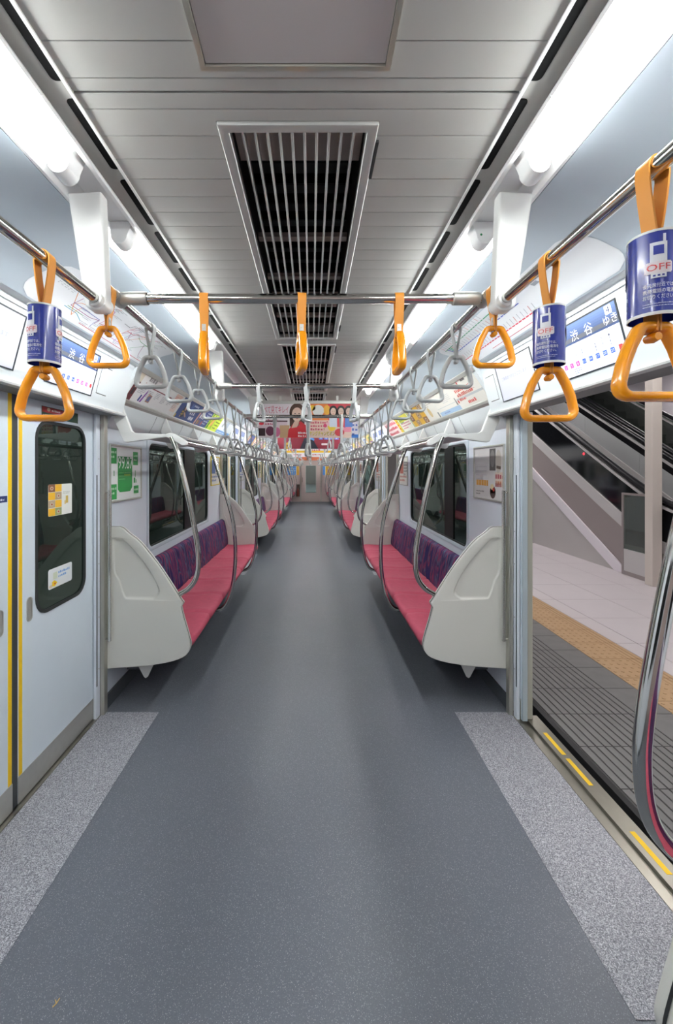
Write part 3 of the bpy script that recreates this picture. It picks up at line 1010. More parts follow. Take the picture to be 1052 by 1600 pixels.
# ------------------------------------------------------------------ fluorescent lamps
TUBES = []
def lamp(s, y0, lab, lit=True):
    """batten: white body strip, glass tube, two sockets; the tube is what gives the light"""
    x, z, L = 0.572, CZ - 0.030, 1.2
    r = empty('fluorescent_lamp', (s * x, y0 + L / 2, CZ), lab, 'ceiling lamp', 'fluorescent lamps along the ceiling')
    MB().tube([(s * x, y0 + 0.03, z), (s * x, y0 + L - 0.03, z)], 0.016, 14).build('tube', TUBE, r)
    for e, y in ((1, y0), (-1, y0 + L)):
        c = MB()
        pf = [(s * (x + 0.026 * math.cos(math.radians(a))), z + 0.004 + 0.027 * math.sin(math.radians(a))) for a in range(180, 361, 20)]
        pf = pf + [(s * (x + 0.03), z + 0.046), (s * (x - 0.045), z + 0.046), (s * (x - 0.03), z + 0.014)]
        c.prism(pf, min(y, y + e * 0.05), max(y, y + e * 0.05), 'y')
        cap = c.build('socket', LIPM, r, bevel=0.004, seg=2)
        if s > 0 and e > 0:
            MB().lathe([(0.0, -0.0012), (0.003, -0.001), (0.004, 0.0005)], (s * (x - 0.012), y, z + 0.005), 10, axis='y').build('indicator', M('green_dot', (20, 110, 60), 0.3), cap)
    return r
for s in (-1, 1):
    n = 0
    starts = [-1.50, -0.17]
    for k in range(4):
        o = 4.82 * k
        starts += [1.29 + o, 2.78 + o, 4.60 + o] if k < 3 else [1.29 + o, 2.85 + o]
    starts = [y for y in starts if not (s < 0 and abs(y - 2.78) < 0.01)]
    vis = [y for y in starts if y > -0.2]
    for y in starts:
        if y < -1: lab = 'fluorescent lamp on the %s behind the camera' % SIDE[s]
        else:
            i = vis.index(y)
            lab = ('fluorescent lamp overhead at the top %s of the picture, nearest' % SIDE[s]) if i == 0 else '%s fluorescent lamp from the camera along the %s ceiling edge' % (ORD[i], SIDE[s])
        lamp(s, y, lab)

# ------------------------------------------------------------------ long seats
PANEL = [(1.288, 1.171), (1.19, 1.169), (1.165, 1.158), (1.13, 1.126), (1.06, 1.07), (0.955, 0.94), (0.875, 0.822), (0.818, 0.732), (0.797, 0.700), (0.786, 0.684), (0.797, 0.662), (0.799, 0.648), (0.783, 0.583), (0.757, 0.4936), (0.741, 0.432), (0.741, 0.405), (0.752, 0.373), (0.79, 0.339), (0.883, 0.309), (1.03, 0.285), (1.288, 0.268)]
def refine(poly):
    return [tuple(v) for v in smooth_path([Vector((p[0], p[1], 0)) for p in poly], 3)]
PANEL2 = [PANEL[0]] + [(p[0], p[1]) for p in [tuple(v)[:2] for v in smooth_path([Vector((q[0], q[1], 0)) for q in PANEL[1:-1]], 3)]] + [PANEL[-1]]
RECESS = [(1.235, 1.10), (1.18, 1.10), (1.13, 1.062), (1.045, 0.965), (0.975, 0.862), (0.93, 0.76), (0.955, 0.718), (1.0, 0.705), (1.13, 0.706), (1.165, 0.725), (1.20, 0.83), (1.232, 0.90)]

def side_panel_mb(s, y0, y1):
    """moulded end screen: rounded rim, raised cheek pressed into both faces"""
    mb = MB()
    out = [(s * p[0], p[1]) for p in PANEL2]
    rec = [(s * v[0], v[1]) for v in [tuple(q)[:2] for q in smooth_path([Vector((p[0], p[1], 0)) for p in RECESS + [RECESS[0]]], 3)[:-1]]]
    i1, i2 = offset_poly(out, 0.0012), offset_poly(out, 0.0042)
    cx, cz = sum(p[0] for p in rec) / len(rec), sum(p[1] for p in rec) / len(rec)
    r1, r2 = [[(cx + (p[0] - cx) * k, cz + (p[1] - cz) * k) for p in rec] for k in (0.955, 0.89)]
    n = len(out)
    def ring(poly, y): return [(p[0], y, p[1]) for p in poly]
    for ya, d in ((y0, 1), (y1, -1)):
        rings = [ring(out, ya + d * 0.006), ring(i1, ya + d * 0.002), ring(i2, ya)]
        for a, b in zip(rings, rings[1:]):
            mb.add(a + b, [(i, (i + 1) % n, n + (i + 1) % n, n + i) for i in range(n)], 0, True)
        tri = tessellate_polygon([[Vector((p[0], p[1], 0)) for p in i2], [Vector((p[0], p[1], 0)) for p in rec]])
        mb.add(ring(i2, ya) + ring(rec, ya), [tuple(t) for t in tri], 0, False)
        m = len(rec)
        rr = [ring(rec, ya), ring(r1, ya + d * 0.009), ring(r2, ya + d * 0.013)]
        for a, b in zip(rr, rr[1:]):
            mb.add(a + b, [(i, (i + 1) % m, m + (i + 1) % m, m + i) for i in range(m)], 0, True)
        tri = tessellate_polygon([[Vector((p[0], p[1], 0)) for p in r2]])
        mb.add(ring(r2, ya + d * 0.013), [tuple(t) for t in tri], 0, False)
    a, b = ring(out, y0 + 0.006), ring(out, y1 - 0.006)
    mb.add(a + b, [(i, (i + 1) % n, n + (i + 1) % n, n + i) for i in range(n)], 0, True)
    return mb

SEATP = [(0.80, 0.375), (0.765, 0.378), (0.742, 0.392), (0.734, 0.415), (0.74, 0.438), (0.76, 0.452), (0.82, 0.458), (0.92, 0.452), (1.02, 0.446), (1.10, 0.45), (1.18, 0.458)]
def cushion_mesh(s, w, o):
    """one bucket of the bench: rolled front, dished seat, edges falling into the seam"""
    NU, NV = 24, 14
    prof = smooth_path([Vector((p[0], p[1], 0)) for p in SEATP], 3)
    def fn(a, b):
        t = a * (len(prof) - 1)
        i = min(int(t), len(prof) - 2)
        p = prof[i].lerp(prof[i + 1], t - i)
        e = min(b, 1 - b) * w
        roll = 0.012 * max(0, 1 - e / 0.022) ** 2
        top = max(0.0, min(1.0, (a - 0.35) * 4))
        dish = -0.014 * math.sin(math.pi * b) ** 2 * math.sin(math.pi * max(0, min(1, (a - 0.3) / 0.7)))
        ridge = 0.009 * math.exp(-((e - 0.05) / 0.03) ** 2) * top
        dx = roll * (1 - top)
        return (s * (p.x + dx), b * w, p.y - roll * top + dish + ridge)
    mb = MB().grid(fn, NU, NV)
    return mb.mesh('seat_cushion', SEATRED, o, weld=False)

END_PIPE = [(0.868, 1.742), (0.835, 1.66), (0.812, 1.575), (0.756, 1.343), (0.716, 1.138), (0.700, 1.03), (0.695, 0.95), (0.701, 0.875), (0.722, 0.815), (0.765, 0.765), (0.815, 0.735)]
MID_PIPE = [(0.862, 1.742), (0.82, 1.64), (0.76, 1.45), (0.695, 1.25), (0.655, 1.09), (0.636, 0.93), (0.632, 0.76), (0.645, 0.60), (0.668, 0.48), (0.695, 0.40), (0.725, 0.347), (0.77, 0.318), (0.83, 0.308)]

def bench(s, a, b, n, label, group=None, near_panel=True, far_panel=True, mids=(2, 5), end_rail=True):
    r = empty('long_seat', (s * 1.0, (a + b) / 2, 0), label, 'seat', group)
    o = org(r)
    t = 0.045
    ends = []
    if near_panel: ends.append((a, a + t, -1))
    if far_panel: ends.append((b - t, b, 1))
    for y0, y1, e in ends:
        sp = side_panel_mb(s, y0, y1).build('side_panel', CREAM, r, soft=True)
        ym = (y0 + y1) / 2
        out = offset_poly([(s * p[0], p[1]) for p in PANEL2], -0.0022)
        MB().prism(out, ym - 0.012, ym - 0.004, 'y', caps=False).build('edge_trim', DARKTRIM, sp)
        ey = y0 - 0.02 if e < 0 else y1 + 0.02
        ey0, ey1 = (y0 - 0.034, y0 - 0.016) if e < 0 else (y1 + 0.016, y1 + 0.034)
        h = MB().box(s * 1.227, s * 1.246, ey0, ey1, 0.455, 1.405)
        h.box(s * 1.245, s * 1.266, ey0 + 0.003, ey1 - 0.003, 1.385, 1.395)
        h.box(s * 1.245, s * 1.266, ey0 + 0.003, ey1 - 0.003, 0.465, 0.475)
        h.build('grab_bar', BARM, r, bevel=0.004, seg=2)
    ya = a + (t if near_panel else 0.0) + 0.002
    yb = b - (t if far_panel else 0.0) - 0.002
    w = (yb - ya) / n
    me = cushion_mesh(s, w, Vector((o.x, 0, o.z)))
    for i in range(n):
        piece(me, 'seat_cushion', r, (0, ya + i * w - o.y, 0))
    # back cushion: leaning bolster with rounded top
    bp = [(1.165, 0.452), (1.16, 0.50), (1.175, 0.62), (1.205, 0.77), (1.222, 0.805), (1.245, 0.818), (1.268, 0.812), (1.275, 0.79), (1.272, 0.70), (1.268, 0.45)]
    bp = [(q[0], q[1]) for q in [tuple(v)[:2] for v in smooth_path([Vector((p[0], p[1], 0)) for p in bp], 3)]]
    mb = MB()
    nb = len(bp)
    def bring(y, ins):
        q = offset_poly([(s * p[0], p[1]) for p in bp], ins)
        return [(p[0], y, p[1]) for p in q]
    st = [(ya + 0.002, 0.02), (ya + 0.006, 0.008), (ya + 0.018, 0.0), (yb - 0.018, 0.0), (yb - 0.006, 0.008), (yb - 0.002, 0.02)]
    rg = [bring(*q) for q in st]
    for A, B in zip(rg, rg[1:]):
        mb.add(A + B, [(i, (i + 1) % nb, nb + (i + 1) % nb, nb + i) for i in range(nb)], 0, True)
    for A in (rg[0], rg[-1]):
        tri = tessellate_polygon([[Vector((p[0], p[2], 0)) for p in A]])
        mb.add(A, [tuple(q) for q in tri], 0, True)
    mb.build('backrest', BACKF, r, angle=60)
    # understructure
    MB().prism([(s * 0.80, 0.372), (s * 0.80, 0.352), (s * 0.98, 0.325), (s * 1.272, 0.325), (s * 1.272, 0.444), (s * 1.15, 0.436), (s * 0.98, 0.424), (s * 0.80, 0.425)], ya + 0.004, yb - 0.004, 'y').build('seat_pan', M('seat_pan_dark', (58, 60, 62), 0.5), r)
    MB().prism([(s * 1.10, 0.324), (s * 1.14, 0.12), (s * 1.276, 0.12), (s * 1.276, 0.324)], ya + 0.25, yb - 0.25, 'y').build('heater_cover', M('heater_grey', (112, 116, 122), 0.45, metal=0.3), r, bevel=0.004, seg=1)
    for i in range(0, n + 1, 2):
        y = min(ya + 0.12 + i * w, yb - 0.15)
        MB().prism([(s * 1.20, 0.324), (s * 0.985, 0.324), (s * 1.075, 0.135), (s * 1.09, 0.127), (s * 1.10, 0.135)], y, y + 0.006, 'y').build('bracket', WHITEM, r)
    pipes = []
    if near_panel: pipes.append((a + t / 2 + 0.006, END_PIPE))
    if far_panel: pipes.append((b - t / 2 - 0.006, END_PIPE))
    for q in mids: pipes.append((ya + q * w, MID_PIPE))
    for y, path in pipes:
        pts = smooth_path([Vector((s * p[0], y, p[1])) for p in path], 5)
        MB().tube(pts, 0.0165, 14).build('stanchion', CHROME, r)
    return r

BENCH_LABELS = ['%s long red bench with purple back along the %s wall', ]
for s in (-1, 1):
    first = None
    for j, (a, b) in enumerate(SEG):
        lab = '%s red seven-place bench with purple back along the %s wall' % (['nearest full', 'second full', 'third full'][j], SIDE[s])
        if j == 0:
            first = bench(s, a, b, 7, lab, 'red benches along the walls')
        else:
            dup(first, dy=4.82 * j, label=lab)
    bench(s, SEG_END[0], SEG_END[1] - 0.004, 4, 'short red bench against the far end wall on the %s' % SIDE[s], 'red benches along the walls', True, False, (2,))
bench(1, -1.0, 0.86, 3, 'short red bench at the lower right edge, only its end showing', 'red benches along the walls', False, True, ())

# ------------------------------------------------------------------ luggage racks
def rack(s, a, b, label):
    r = empty('luggage_rack', (s * 1.1, (a + b) / 2, 1.7), label, 'luggage rack', 'luggage racks above the seats')
    br = [(1.190, 1.960), (1.119, 1.780), (1.10, 1.768), (0.905, 1.758), (0.872, 1.768), (0.85, 1.764), (0.78, 1.724), (0.764, 1.708), (0.766, 1.692), (0.782, 1.685), (0.80, 1.688), (0.875, 1.731), (0.90, 1.741), (1.15, 1.706), (1.168, 1.712), (1.234, 1.852), (1.218, 1.896)]
    n = 5 if b - a > 3 else 3
    for i in range(n):
        y = a + 0.03 + (b - a - 0.06) * i / (n - 1)
        MB().prism([(s * p[0], p[1]) for p in br], y - 0.014, y + 0.014, 'y').build('bracket', WHITEM, r, bevel=0.005, seg=2)
    p = MB()
    MB().tube([(s * 0.79, a + 0.045, 1.706), (s * 0.79, b - 0.045, 1.706)], 0.013, 12).build('front_pipe', CHROME, r)
    for i in range(7):
        x = 0.86 + 0.045 * i
        p.tube([(s * x, a + 0.03, 1.757), (s * x, b - 0.03, 1.757)], 0.006, 8)
    p.build('shelf_bar', SATIN, r)
    MB().box(s * 0.85, s * 1.13, a + 0.03, b - 0.03, 1.7448, 1.75).build('shelf', M('rack_shelf', (206, 208, 208), 0.45), r)
    return r
for s in (-1, 1):
    f0 = None
    for j, (a, b) in enumerate(SEG):
        lab = '%s white luggage rack from the camera above the %s benches' % (ORD[j], SIDE[s])
        if j == 0: f0 = rack(s, a, b, lab)
        else: dup(f0, dy=4.82 * j, label=lab)
    rack(s, SEG_END[0], SEG_END[1] - 0.01, 'short luggage rack by the far end wall on the %s' % SIDE[s])

# ------------------------------------------------------------------ poster rows above the racks
AX0, AZ0, AX1, AZ1 = 1.188, 1.980, 1.050, 2.186
def ad(s, ya, yb, label, design, group):
    V = Vector((s * (AX1 - AX0), 0, AZ1 - AZ0)).normalized()
    U = Vector(SUR[s])
    N = Vector((-s * V.z, 0, s * V.x))
    y = (ya if s < 0 else yb)
    w, h = yb - ya - 0.004, 0.226
    P0 = Vector((s * AX0, y + (0.002 if s < 0 else -0.002), AZ0)) + V * 0.010 + N * 0.0015
    r = empty('advert_poster', tuple(P0), label, 'poster', group)
    q = lambda u, v, n: tuple(P0 + U * u + V * v + N * n)
    vs = [q(0, 0, 0), q(w, 0, 0), q(w, h, 0), q(0, h, 0), q(0, 0, 0.001), q(w, 0, 0.001), q(w, h, 0.001), q(0, h, 0.001)]
    MB().add(vs, [(0, 3, 2, 1), (4, 5, 6, 7), (0, 1, 5, 4), (1, 2, 6, 5), (2, 3, 7, 6), (3, 0, 4, 7)]).build('sheet', ink(design[0]), r)
    p = Print(lambda u, v, l: q(u, v, 0.001 + 0.0004 * l))
    design[1](p, w, h)
    p.build('print', r)
    return r

def d_fashion(p, w, h):
    p.rect(0, 0, 0.07, h * 0.66, (96, 26, 34), 1)
    p.ell(0.037, h * 0.52, 0.013, 0.018, (214, 176, 152), 2)
    p.poly([(0.018, 0.05), (0.056, 0.05), (0.052, h * 0.46), (0.022, h * 0.46)], (36, 22, 26), 2)
    p.rect(0, h * 0.66, 0.07, h, (216, 204, 186), 1)
    p.dashes(0.16, h * 0.80, 0.36, 1, 0.02, 0.036, (150, 146, 146), 2, 12)
    p.rect(0.14, h * 0.70, 0.15, h * 0.73, (160, 40, 50), 1)
    p.rect(0.20, h * 0.62, w * 0.72, h * 0.655, (130, 34, 52), 1)
    for i in range(6):
        p.dashes(0.10 + 0.14 * i if i < 3 else 0.12 + 0.13 * i, h * (0.52 if i % 2 else 0.56), 0.20 + 0.13 * i, 5, 0.012, 0.006, (150, 148, 156), 2, 40 + i)
    p.poly([(0.20, 0.02), (0.225, 0.02), (0.245, 0.105), (0.235, 0.125), (0.215, 0.07)], (130, 60, 160), 2)
    p.poly([(0.165, 0.025), (0.19, 0.02), (0.195, 0.07), (0.175, 0.075)], (44, 58, 140), 2)
    p.rect(0.28, 0.035, 0.345, 0.095, (170, 120, 100), 2)
    p.rect(0.29, 0.045, 0.335, 0.085, (100, 110, 150), 3)
    p.ell(0.29, 0.09, 0.012, 0.015, (206, 160, 130), 3)
    p.rect(w - 0.20, 0.115, w - 0.05, 0.2, (224, 190, 176), 1)
    p.rect(w - 0.16, 0.04, w - 0.05, 0.11, (232, 212, 204), 1)
    p.dashes(w - 0.19, 0.17, w - 0.06, 4, 0.014, 0.007, (196, 120, 110), 2, 71)
def d_blue(p, w, h):
    p.rect(0.0, 0, 0.02, 0.045, (216, 180, 60), 1)
    p.ell(0.17, 0.10, 0.06, 0.075, (28, 34, 62), 1)
    p.ell(0.17, 0.13, 0.026, 0.034, (196, 156, 130), 2)
    p.poly([(0.19, 0.09), (0.27, 0.05), (0.265, 0.035), (0.18, 0.07)], (196, 156, 130), 2)
    p.dashes(0.115, 0.075, 0.165, 3, 0.024, 0.02, (226, 188, 60), 4, 3)
    p.rect(0.27, 0.12, 0.34, 0.19, (74, 104, 170), 1)
    p.dashes(0.33, 0.085, 0.56, 1, 0.03, 0.055, (236, 238, 244), 3, 9)
    p.dashes(0.36, 0.03, 0.56, 1, 0.03, 0.04, (236, 238, 244), 3, 10)
    p.dashes(0.34, 0.17, 0.60, 1, 0.03, 0.022, (206, 216, 236), 3, 13)
    p.poly([(0.58, 0), (0.62, 0), (0.64, h), (0.60, h)], (206, 150, 130), 2)
    p.ell(0.70, 0.15, 0.03, 0.04, (206, 160, 136), 2)
    p.dashes(0.66, 0.09, 0.82, 1, 0.03, 0.05, (240, 240, 244), 4, 20)
    for i in range(4):
        p.ell(0.67 + 0.05 * i, 0.045, 0.02, 0.028, ((190, 150, 60), (150, 110, 90), (80, 100, 150), (196, 90, 70))[i], 3)
    p.dashes(0.86, 0.17, w - 0.03, 5, 0.032, 0.018, (206, 212, 232), 3, 26)
def d_lime(p, w, h):
    p.poly([(0.02, 0.0), (0.06, 0.0), (0.14, 0.14), (0.08, h), (0.04, h)], (70, 150, 50), 1)
    p.ell(0.10, 0.12, 0.045, 0.085, (240, 226, 60), 2)
    p.line((0.03, 0.02), (0.16, 0.2), 0.014, (46, 120, 40), 3)
    p.line((0.2, 0.02), (0.13, 0.2), 0.014, (46, 120, 40), 3)
    p.poly([(0.12, 0.05), (0.18, 0.07), (0.19, 0.15), (0.13, 0.13)], (244, 170, 120), 4)
    p.rect(0.25, 0, w, h, (214, 232, 80), 1)
    p.dashes(0.27, 0.16, w - 0.03, 4, 0.04, 0.02, (60, 110, 40), 3, 14)
def d_skyline(p, w, h):
    p.rect(0, 0, w, 0.055, (110, 160, 216), 1)
    p.rect(0.10, 0.10, 0.22, 0.17, (206, 210, 214), 1)
    p.ell(0.16, 0.13, 0.03, 0.025, (150, 156, 160), 2)
    p.dashes(0.05, 0.19, w - 0.05, 1, 0.02, 0.012, (150, 156, 170), 2, 15)
    p.dashes(0.05, 0.02, w - 0.05, 1, 0.02, 0.015, (236, 240, 246), 2, 16)
    p.rect(0.3, 0.07, 0.45, 0.19, (190, 204, 222), 1)
def d_redtext(p, w, h):
    p.dashes(w * 0.56, h * 0.60, w * 0.86, 3, 0.035, 0.026, (206, 84, 74), 2, 17)
    p.rect(0, h * 0.34, w * 0.7, h * 0.36, (200, 204, 206), 1)
    p.rect(w * 0.5, h * 0.34, w, h * 0.41, (196, 200, 202), 1)
    p.dashes(w * 0.68, h * 0.12, w - 0.04, 1, 0.02, 0.028, (200, 70, 64), 2, 18)
    p.ell(w * 0.52, h * 0.3, 0.012, 0.014, (206, 60, 60), 3)
    p.ell(w * 0.68, h * 0.86, 0.009, 0.014, (206, 50, 50), 3)
    p.rect(w * 0.76, h * 0.86, w * 0.84, h * 0.93, (96, 92, 92), 2)
    p.dashes(w * 0.56, h * 0.50, w * 0.9, 2, 0.014, 0.006, (200, 150, 140), 2, 19)
    p.rect(0, 0, w * 0.5, h * 0.2, (172, 198, 226), 1)
    p.dashes(0.1, 0.02, w * 0.4, 1, 0.02, 0.014, (120, 130, 190), 2, 21)
    p.poly([(w * 0.46, h * 0.22), (w * 0.49, h * 0.22), (w * 0.485, h * 0.48), (w * 0.47, h * 0.5)], (126, 120, 118), 2)
    p.dashes(w * 0.2, h * 0.72, w * 0.42, 5, 0.014, 0.006, (196, 196, 200), 2, 22)
def d_cream(p, w, h):
    p.rect(0.01, 0.01, w - 0.01, h - 0.01, (238, 234, 226), 1)
    p.ell(w * 0.4, h * 0.38, 0.04, 0.05, (214, 190, 140), 2)
    p.dashes(0.05, h * 0.8, w - 0.05, 3, 0.02, 0.01, (190, 180, 170), 2, 23)
    p.rect(w - 0.05, 0.0, w - 0.02, 0.06, (110, 116, 124), 2)
def d_checks(p, w, h):
    for i in range(4):
        for j in range(3):
            c = (238, 190, 56) if (i + j) % 2 == 0 else ((150, 104, 70), (190, 150, 110), (128, 84, 66))[(i + 2 * j) % 3]
            p.rect(w * i / 4, h * j / 3, w * (i + 1) / 4 - 0.002, h * (j + 1) / 3 - 0.002, c, 1)
            if (i + j) % 2:
                p.ell(w * (i + 0.5) / 4, h * (j + 0.5) / 3, 0.03, 0.022, (216, 196, 170), 2)
                p.ell(w * (i + 0.5) / 4, h * (j + 0.5) / 3, 0.016, 0.012, (120, 70, 44), 3)
def d_green(p, w, h):
    p.rect(0, 0, 0.02, h, (96, 170, 60), 1)
    p.rect(w - 0.03, 0, w - 0.01, h, (96, 170, 60), 1)
    p.rect(0.05, h * 0.55, w - 0.06, h * 0.9, (214, 206, 70), 1)
    p.dashes(0.06, h * 0.42, w - 0.08, 3, 0.03, 0.018, (206, 110, 140), 2, 24)
    p.dashes(0.08, h * 0.62, w - 0.1, 2, 0.03, 0.02, (60, 130, 60), 2, 25)
def d_red(p, w, h):
    p.rect(w - 0.12, 0, w, h, (240, 204, 60), 1)
    p.dashes(0.03, h * 0.66, w - 0.15, 3, 0.065, 0.045, (206, 60, 84), 2, 27)
    p.dashes(w - 0.1, h * 0.66, w - 0.02, 3, 0.05, 0.03, (190, 60, 50), 2, 28)
def d_generic(seed):
    r = random.Random(seed)
    pal = [(196, 60, 70), (60, 90, 170), (90, 160, 90), (230, 190, 70), (150, 100, 160), (90, 170, 190), (220, 140, 90), (70, 70, 80)]
    base = r.choice([(232, 230, 226), (226, 232, 238), (238, 226, 230), (70, 90, 150), (236, 214, 120), (226, 228, 226)])
    a, b, c = r.sample(pal, 3)
    def f(p, w, h):
        p.rect(0, 0, w * r.uniform(0.2, 0.4), h, a, 1)
        p.ell(w * 0.15, h * 0.5, 0.06, 0.08, (222, 190, 168), 2)
        p.rect(w * 0.45, h * 0.1, w * 0.9, h * 0.35, b, 1)
        p.dashes(w * 0.45, h * 0.62, w * 0.92, 2, 0.05, 0.036, c, 2, seed)
        p.dashes(w * 0.48, h * 0.17, w * 0.86, 1, 0.05, 0.03, (240, 240, 240), 3, seed + 1)
    return (base, f)
PL = [(2.66, 3.60, (232, 230, 230), d_fashion, 'white poster with fashion pictures and a dark red figure, left poster row'),
      (3.60, 4.65, (48, 72, 134), d_blue, 'wide navy blue poster with white lettering in the left poster row'),
      (4.65, 5.15, (196, 222, 60), d_lime, 'yellow green poster in the left poster row beside the navy one'),
      (5.15, 5.92, (232, 236, 240), d_skyline, 'white poster with pale blue foot in the left poster row')]
PR = [(2.66, 3.62, (236, 232, 224), d_redtext, 'cream poster with red lettering, nearest in the right poster row'),
      (3.62, 3.99, (238, 236, 230), d_cream, 'small pale cream poster in the right poster row'),
      (3.99, 4.54, (236, 186, 50), d_checks, 'yellow and brown chequered food poster in the right poster row'),
      (4.54, 5.10, (236, 236, 226), d_green, 'white poster with green edges and yellow block, right poster row'),
      (5.10, 5.92, (240, 222, 222), d_red, 'poster with red lettering and a yellow strip, right poster row')]
for s, rows in ((-1, PL), (1, PR)):
    for a, b, base, d, lab in rows:
        ad(s, a, b, lab, (base, d), 'posters above the nearest racks')
for s in (-1, 1):
    for j in (1, 2):
        a, b = SEG[j]
        nn = 5
        for i in range(nn):
            ya, yb = a + 0.04 + (b - a - 0.08) * i / nn, a + 0.04 + (b - a - 0.08) * (i + 1) / nn
            ad(s, ya, yb, '%s poster from the camera in the %s row above the %s bench, %s' % (ORD[i], ['', 'second', 'third'][j], ['', 'second', 'third'][j], SIDE[s]) if False else '%s poster of the row over the %s %s bench' % (ORD[i], ['', 'second', 'third'][j], SIDE[s]), d_generic(100 * j + 10 * i + s), 'posters above the farther racks')

# ------------------------------------------------------------------ framed adverts on the walls beside the windows
def framed(s, yc, label, base, design, col=SATIN, group='framed adverts beside the windows'):
    w, h, z0 = 0.50, 0.39, 1.312
    yl = yc - w / 2 if s < 0 else yc + w / 2
    sg = 1 if s < 0 else -1
    r = empty('framed_advert', (s * HW, yc, z0), label, 'poster', group)
    o = [(yc - w / 2, z0), (yc + w / 2, z0), (yc + w / 2, z0 + h), (yc - w / 2, z0 + h)]
    i_ = [(yc - w / 2 + 0.012, z0 + 0.014), (yc + w / 2 - 0.012, z0 + 0.014), (yc + w / 2 - 0.012, z0 + h - 0.014), (yc - w / 2 + 0.012, z0 + h - 0.014)]
    MB().plate(o, [i_], s * (HW - 0.014), s * (HW - 0.0005), 'x').build('frame', col, r, bevel=0.002, seg=1)
    MB().box(s * (HW - 0.006), s * (HW - 0.0008), yc - w / 2 + 0.011, yc + w / 2 - 0.011, z0 + 0.013, z0 + h - 0.013).build('sheet', ink(base), r)
    p = Print(flat((s * (HW - 0.006), yl + sg * 0.012, z0 + 0.014), (0, sg, 0), (0, 0, 1), (-s, 0, 0), 0.0004))
    design(p, w - 0.024, h - 0.028)
    p.build('print', r)
    return r
GR = (44, 150, 72)
def d_9987(p, w, h):
    p.poly([(0.105, h * 0.20), (0.135, h * 0.14), (0.295, h * 0.14), (0.33, h * 0.22), (0.33, h * 0.82), (0.105, h * 0.82)], GR, 1)
    p.text('99.87', 0.222, h * 0.585, 0.085, (240, 246, 240), 3, w=0.225)
    p.dashes(0.12, h * 0.50, 0.31, 3, 0.022, 0.008, (120, 200, 130), 2, 31)
    p.rect(0.20, h * 0.44, 0.30, h * 0.48, (150, 190, 60), 2)
    for u, v0, v1 in ((0.005, 0.68, 0.97), (0.005, 0.02, 0.30), (0.345, 0.66, 0.93), (0.355, 0.08, 0.24)):
        p.rect(u, h * v0, u + 0.085, h * v1, GR, 1)
        p.dashes(u + 0.01, h * (v1 - 0.1), u + 0.075, 2, 0.03, 0.016, (206, 232, 206), 2, int(u * 1000))
    p.vtext('や', 0.05, h * 0.56, 0.03, (80, 150, 90), 2) if False else p.rect(0.045, h * 0.45, 0.056, h * 0.55, GR, 2)
    p.dashes(0.355, h * 0.30, 0.43, 1, 0.02, 0.04, GR, 2, 44)
    p.rect(0.375, h * 0.42, 0.385, h * 0.55, GR, 2)
def d_coffee(p, w, h):
    p.rect(w * 0.55, h * 0.55, w * 0.75, h * 0.97, (84, 80, 78), 1)
    p.ell(w * 0.65, h * 0.78, 0.035, 0.06, (128, 124, 120), 2)
    p.ell(w * 0.84, h * 0.72, 0.045, 0.08, (206, 198, 188), 2)
    p.line((w * 0.78, h * 0.62), (w * 0.92, h * 0.6), 0.02, (96, 80, 70), 3)
    p.rect(0.03, h * 0.25, w * 0.50, h * 0.36, (222, 158, 60), 1)
    for i in range(5):
        p.rect(0.03 + i * w * 0.094, h * 0.25, 0.034 + i * w * 0.094, h * 0.36, (236, 232, 228), 2)
    p.dashes(0.03, h * 0.12, w * 0.36, 2, 0.02, 0.01, (120, 116, 116), 2, 51)
    p.dashes(0.03, h * 0.62, w * 0.45, 4, 0.03, 0.008, (196, 192, 196), 2, 52)
    p.rect(w * 0.74, h * 0.25, w * 0.98, h * 0.52, (226, 206, 190), 1)
    p.dashes(w * 0.75, h * 0.40, w * 0.97, 2, 0.055, 0.03, (176, 70, 84), 2, 53)
    p.dashes(w * 0.76, h * 0.29, w * 0.97, 1, 0.05, 0.03, (206, 130, 90), 2, 54)
    p.ell(w * 0.66, h * 0.14, 0.045, 0.045, (66, 36, 32), 2)
    p.rect(w * 0.57, h * 0.12, w * 0.75, h * 0.2, (66, 36, 32), 2)
    p.ell(w * 0.64, h * 0.24, 0.028, 0.02, (232, 214, 170), 3)
    p.ell(w * 0.69, h * 0.19, 0.014, 0.014, (190, 50, 40), 4)
def d_plainframe(seed):
    def f(p, w, h):
        r = random.Random(seed)
        c = r.choice([(90, 120, 180), (196, 110, 90), (110, 150, 110), (160, 130, 90)])
        p.rect(0.03, h * 0.4, w * 0.5, h * 0.9, c, 1)
        p.dashes(w * 0.55, h * 0.8, w * 0.95, 5, 0.04, 0.02, (120, 120, 124), 2, seed)
        p.dashes(0.03, h * 0.25, w * 0.9, 2, 0.05, 0.03, c, 2, seed + 1)
    return f
for s in (-1, 1):
    for j, (a, b) in enumerate(SEG):
        if j == 0:
            if s < 0: framed(s, a + 0.315, 'framed green and white advert reading 99.87 on the left wall', (240, 240, 240), d_9987)
            else: framed(s, a + 0.315, 'framed grey advert with orange lettering and cup on right wall', (222, 218, 218), d_coffee)
        else:
            framed(s, a + 0.315, 'framed advert at the near end of the %s window, %s wall' % (['', 'second', 'third'][j], SIDE[s]), (226, 226, 226), d_plainframe(j * 7 + s))
        framed(s, b - 0.315, ('yellow framed advert' if s < 0 else 'framed advert') + ' at the far end of the %s window, %s wall' % (['nearest', 'second', 'third'][j], SIDE[s]), (232, 230, 222), d_plainframe(j * 11 + s + 50), M('frame_yellow', (226, 200, 70), 0.4) if s < 0 else SATIN)

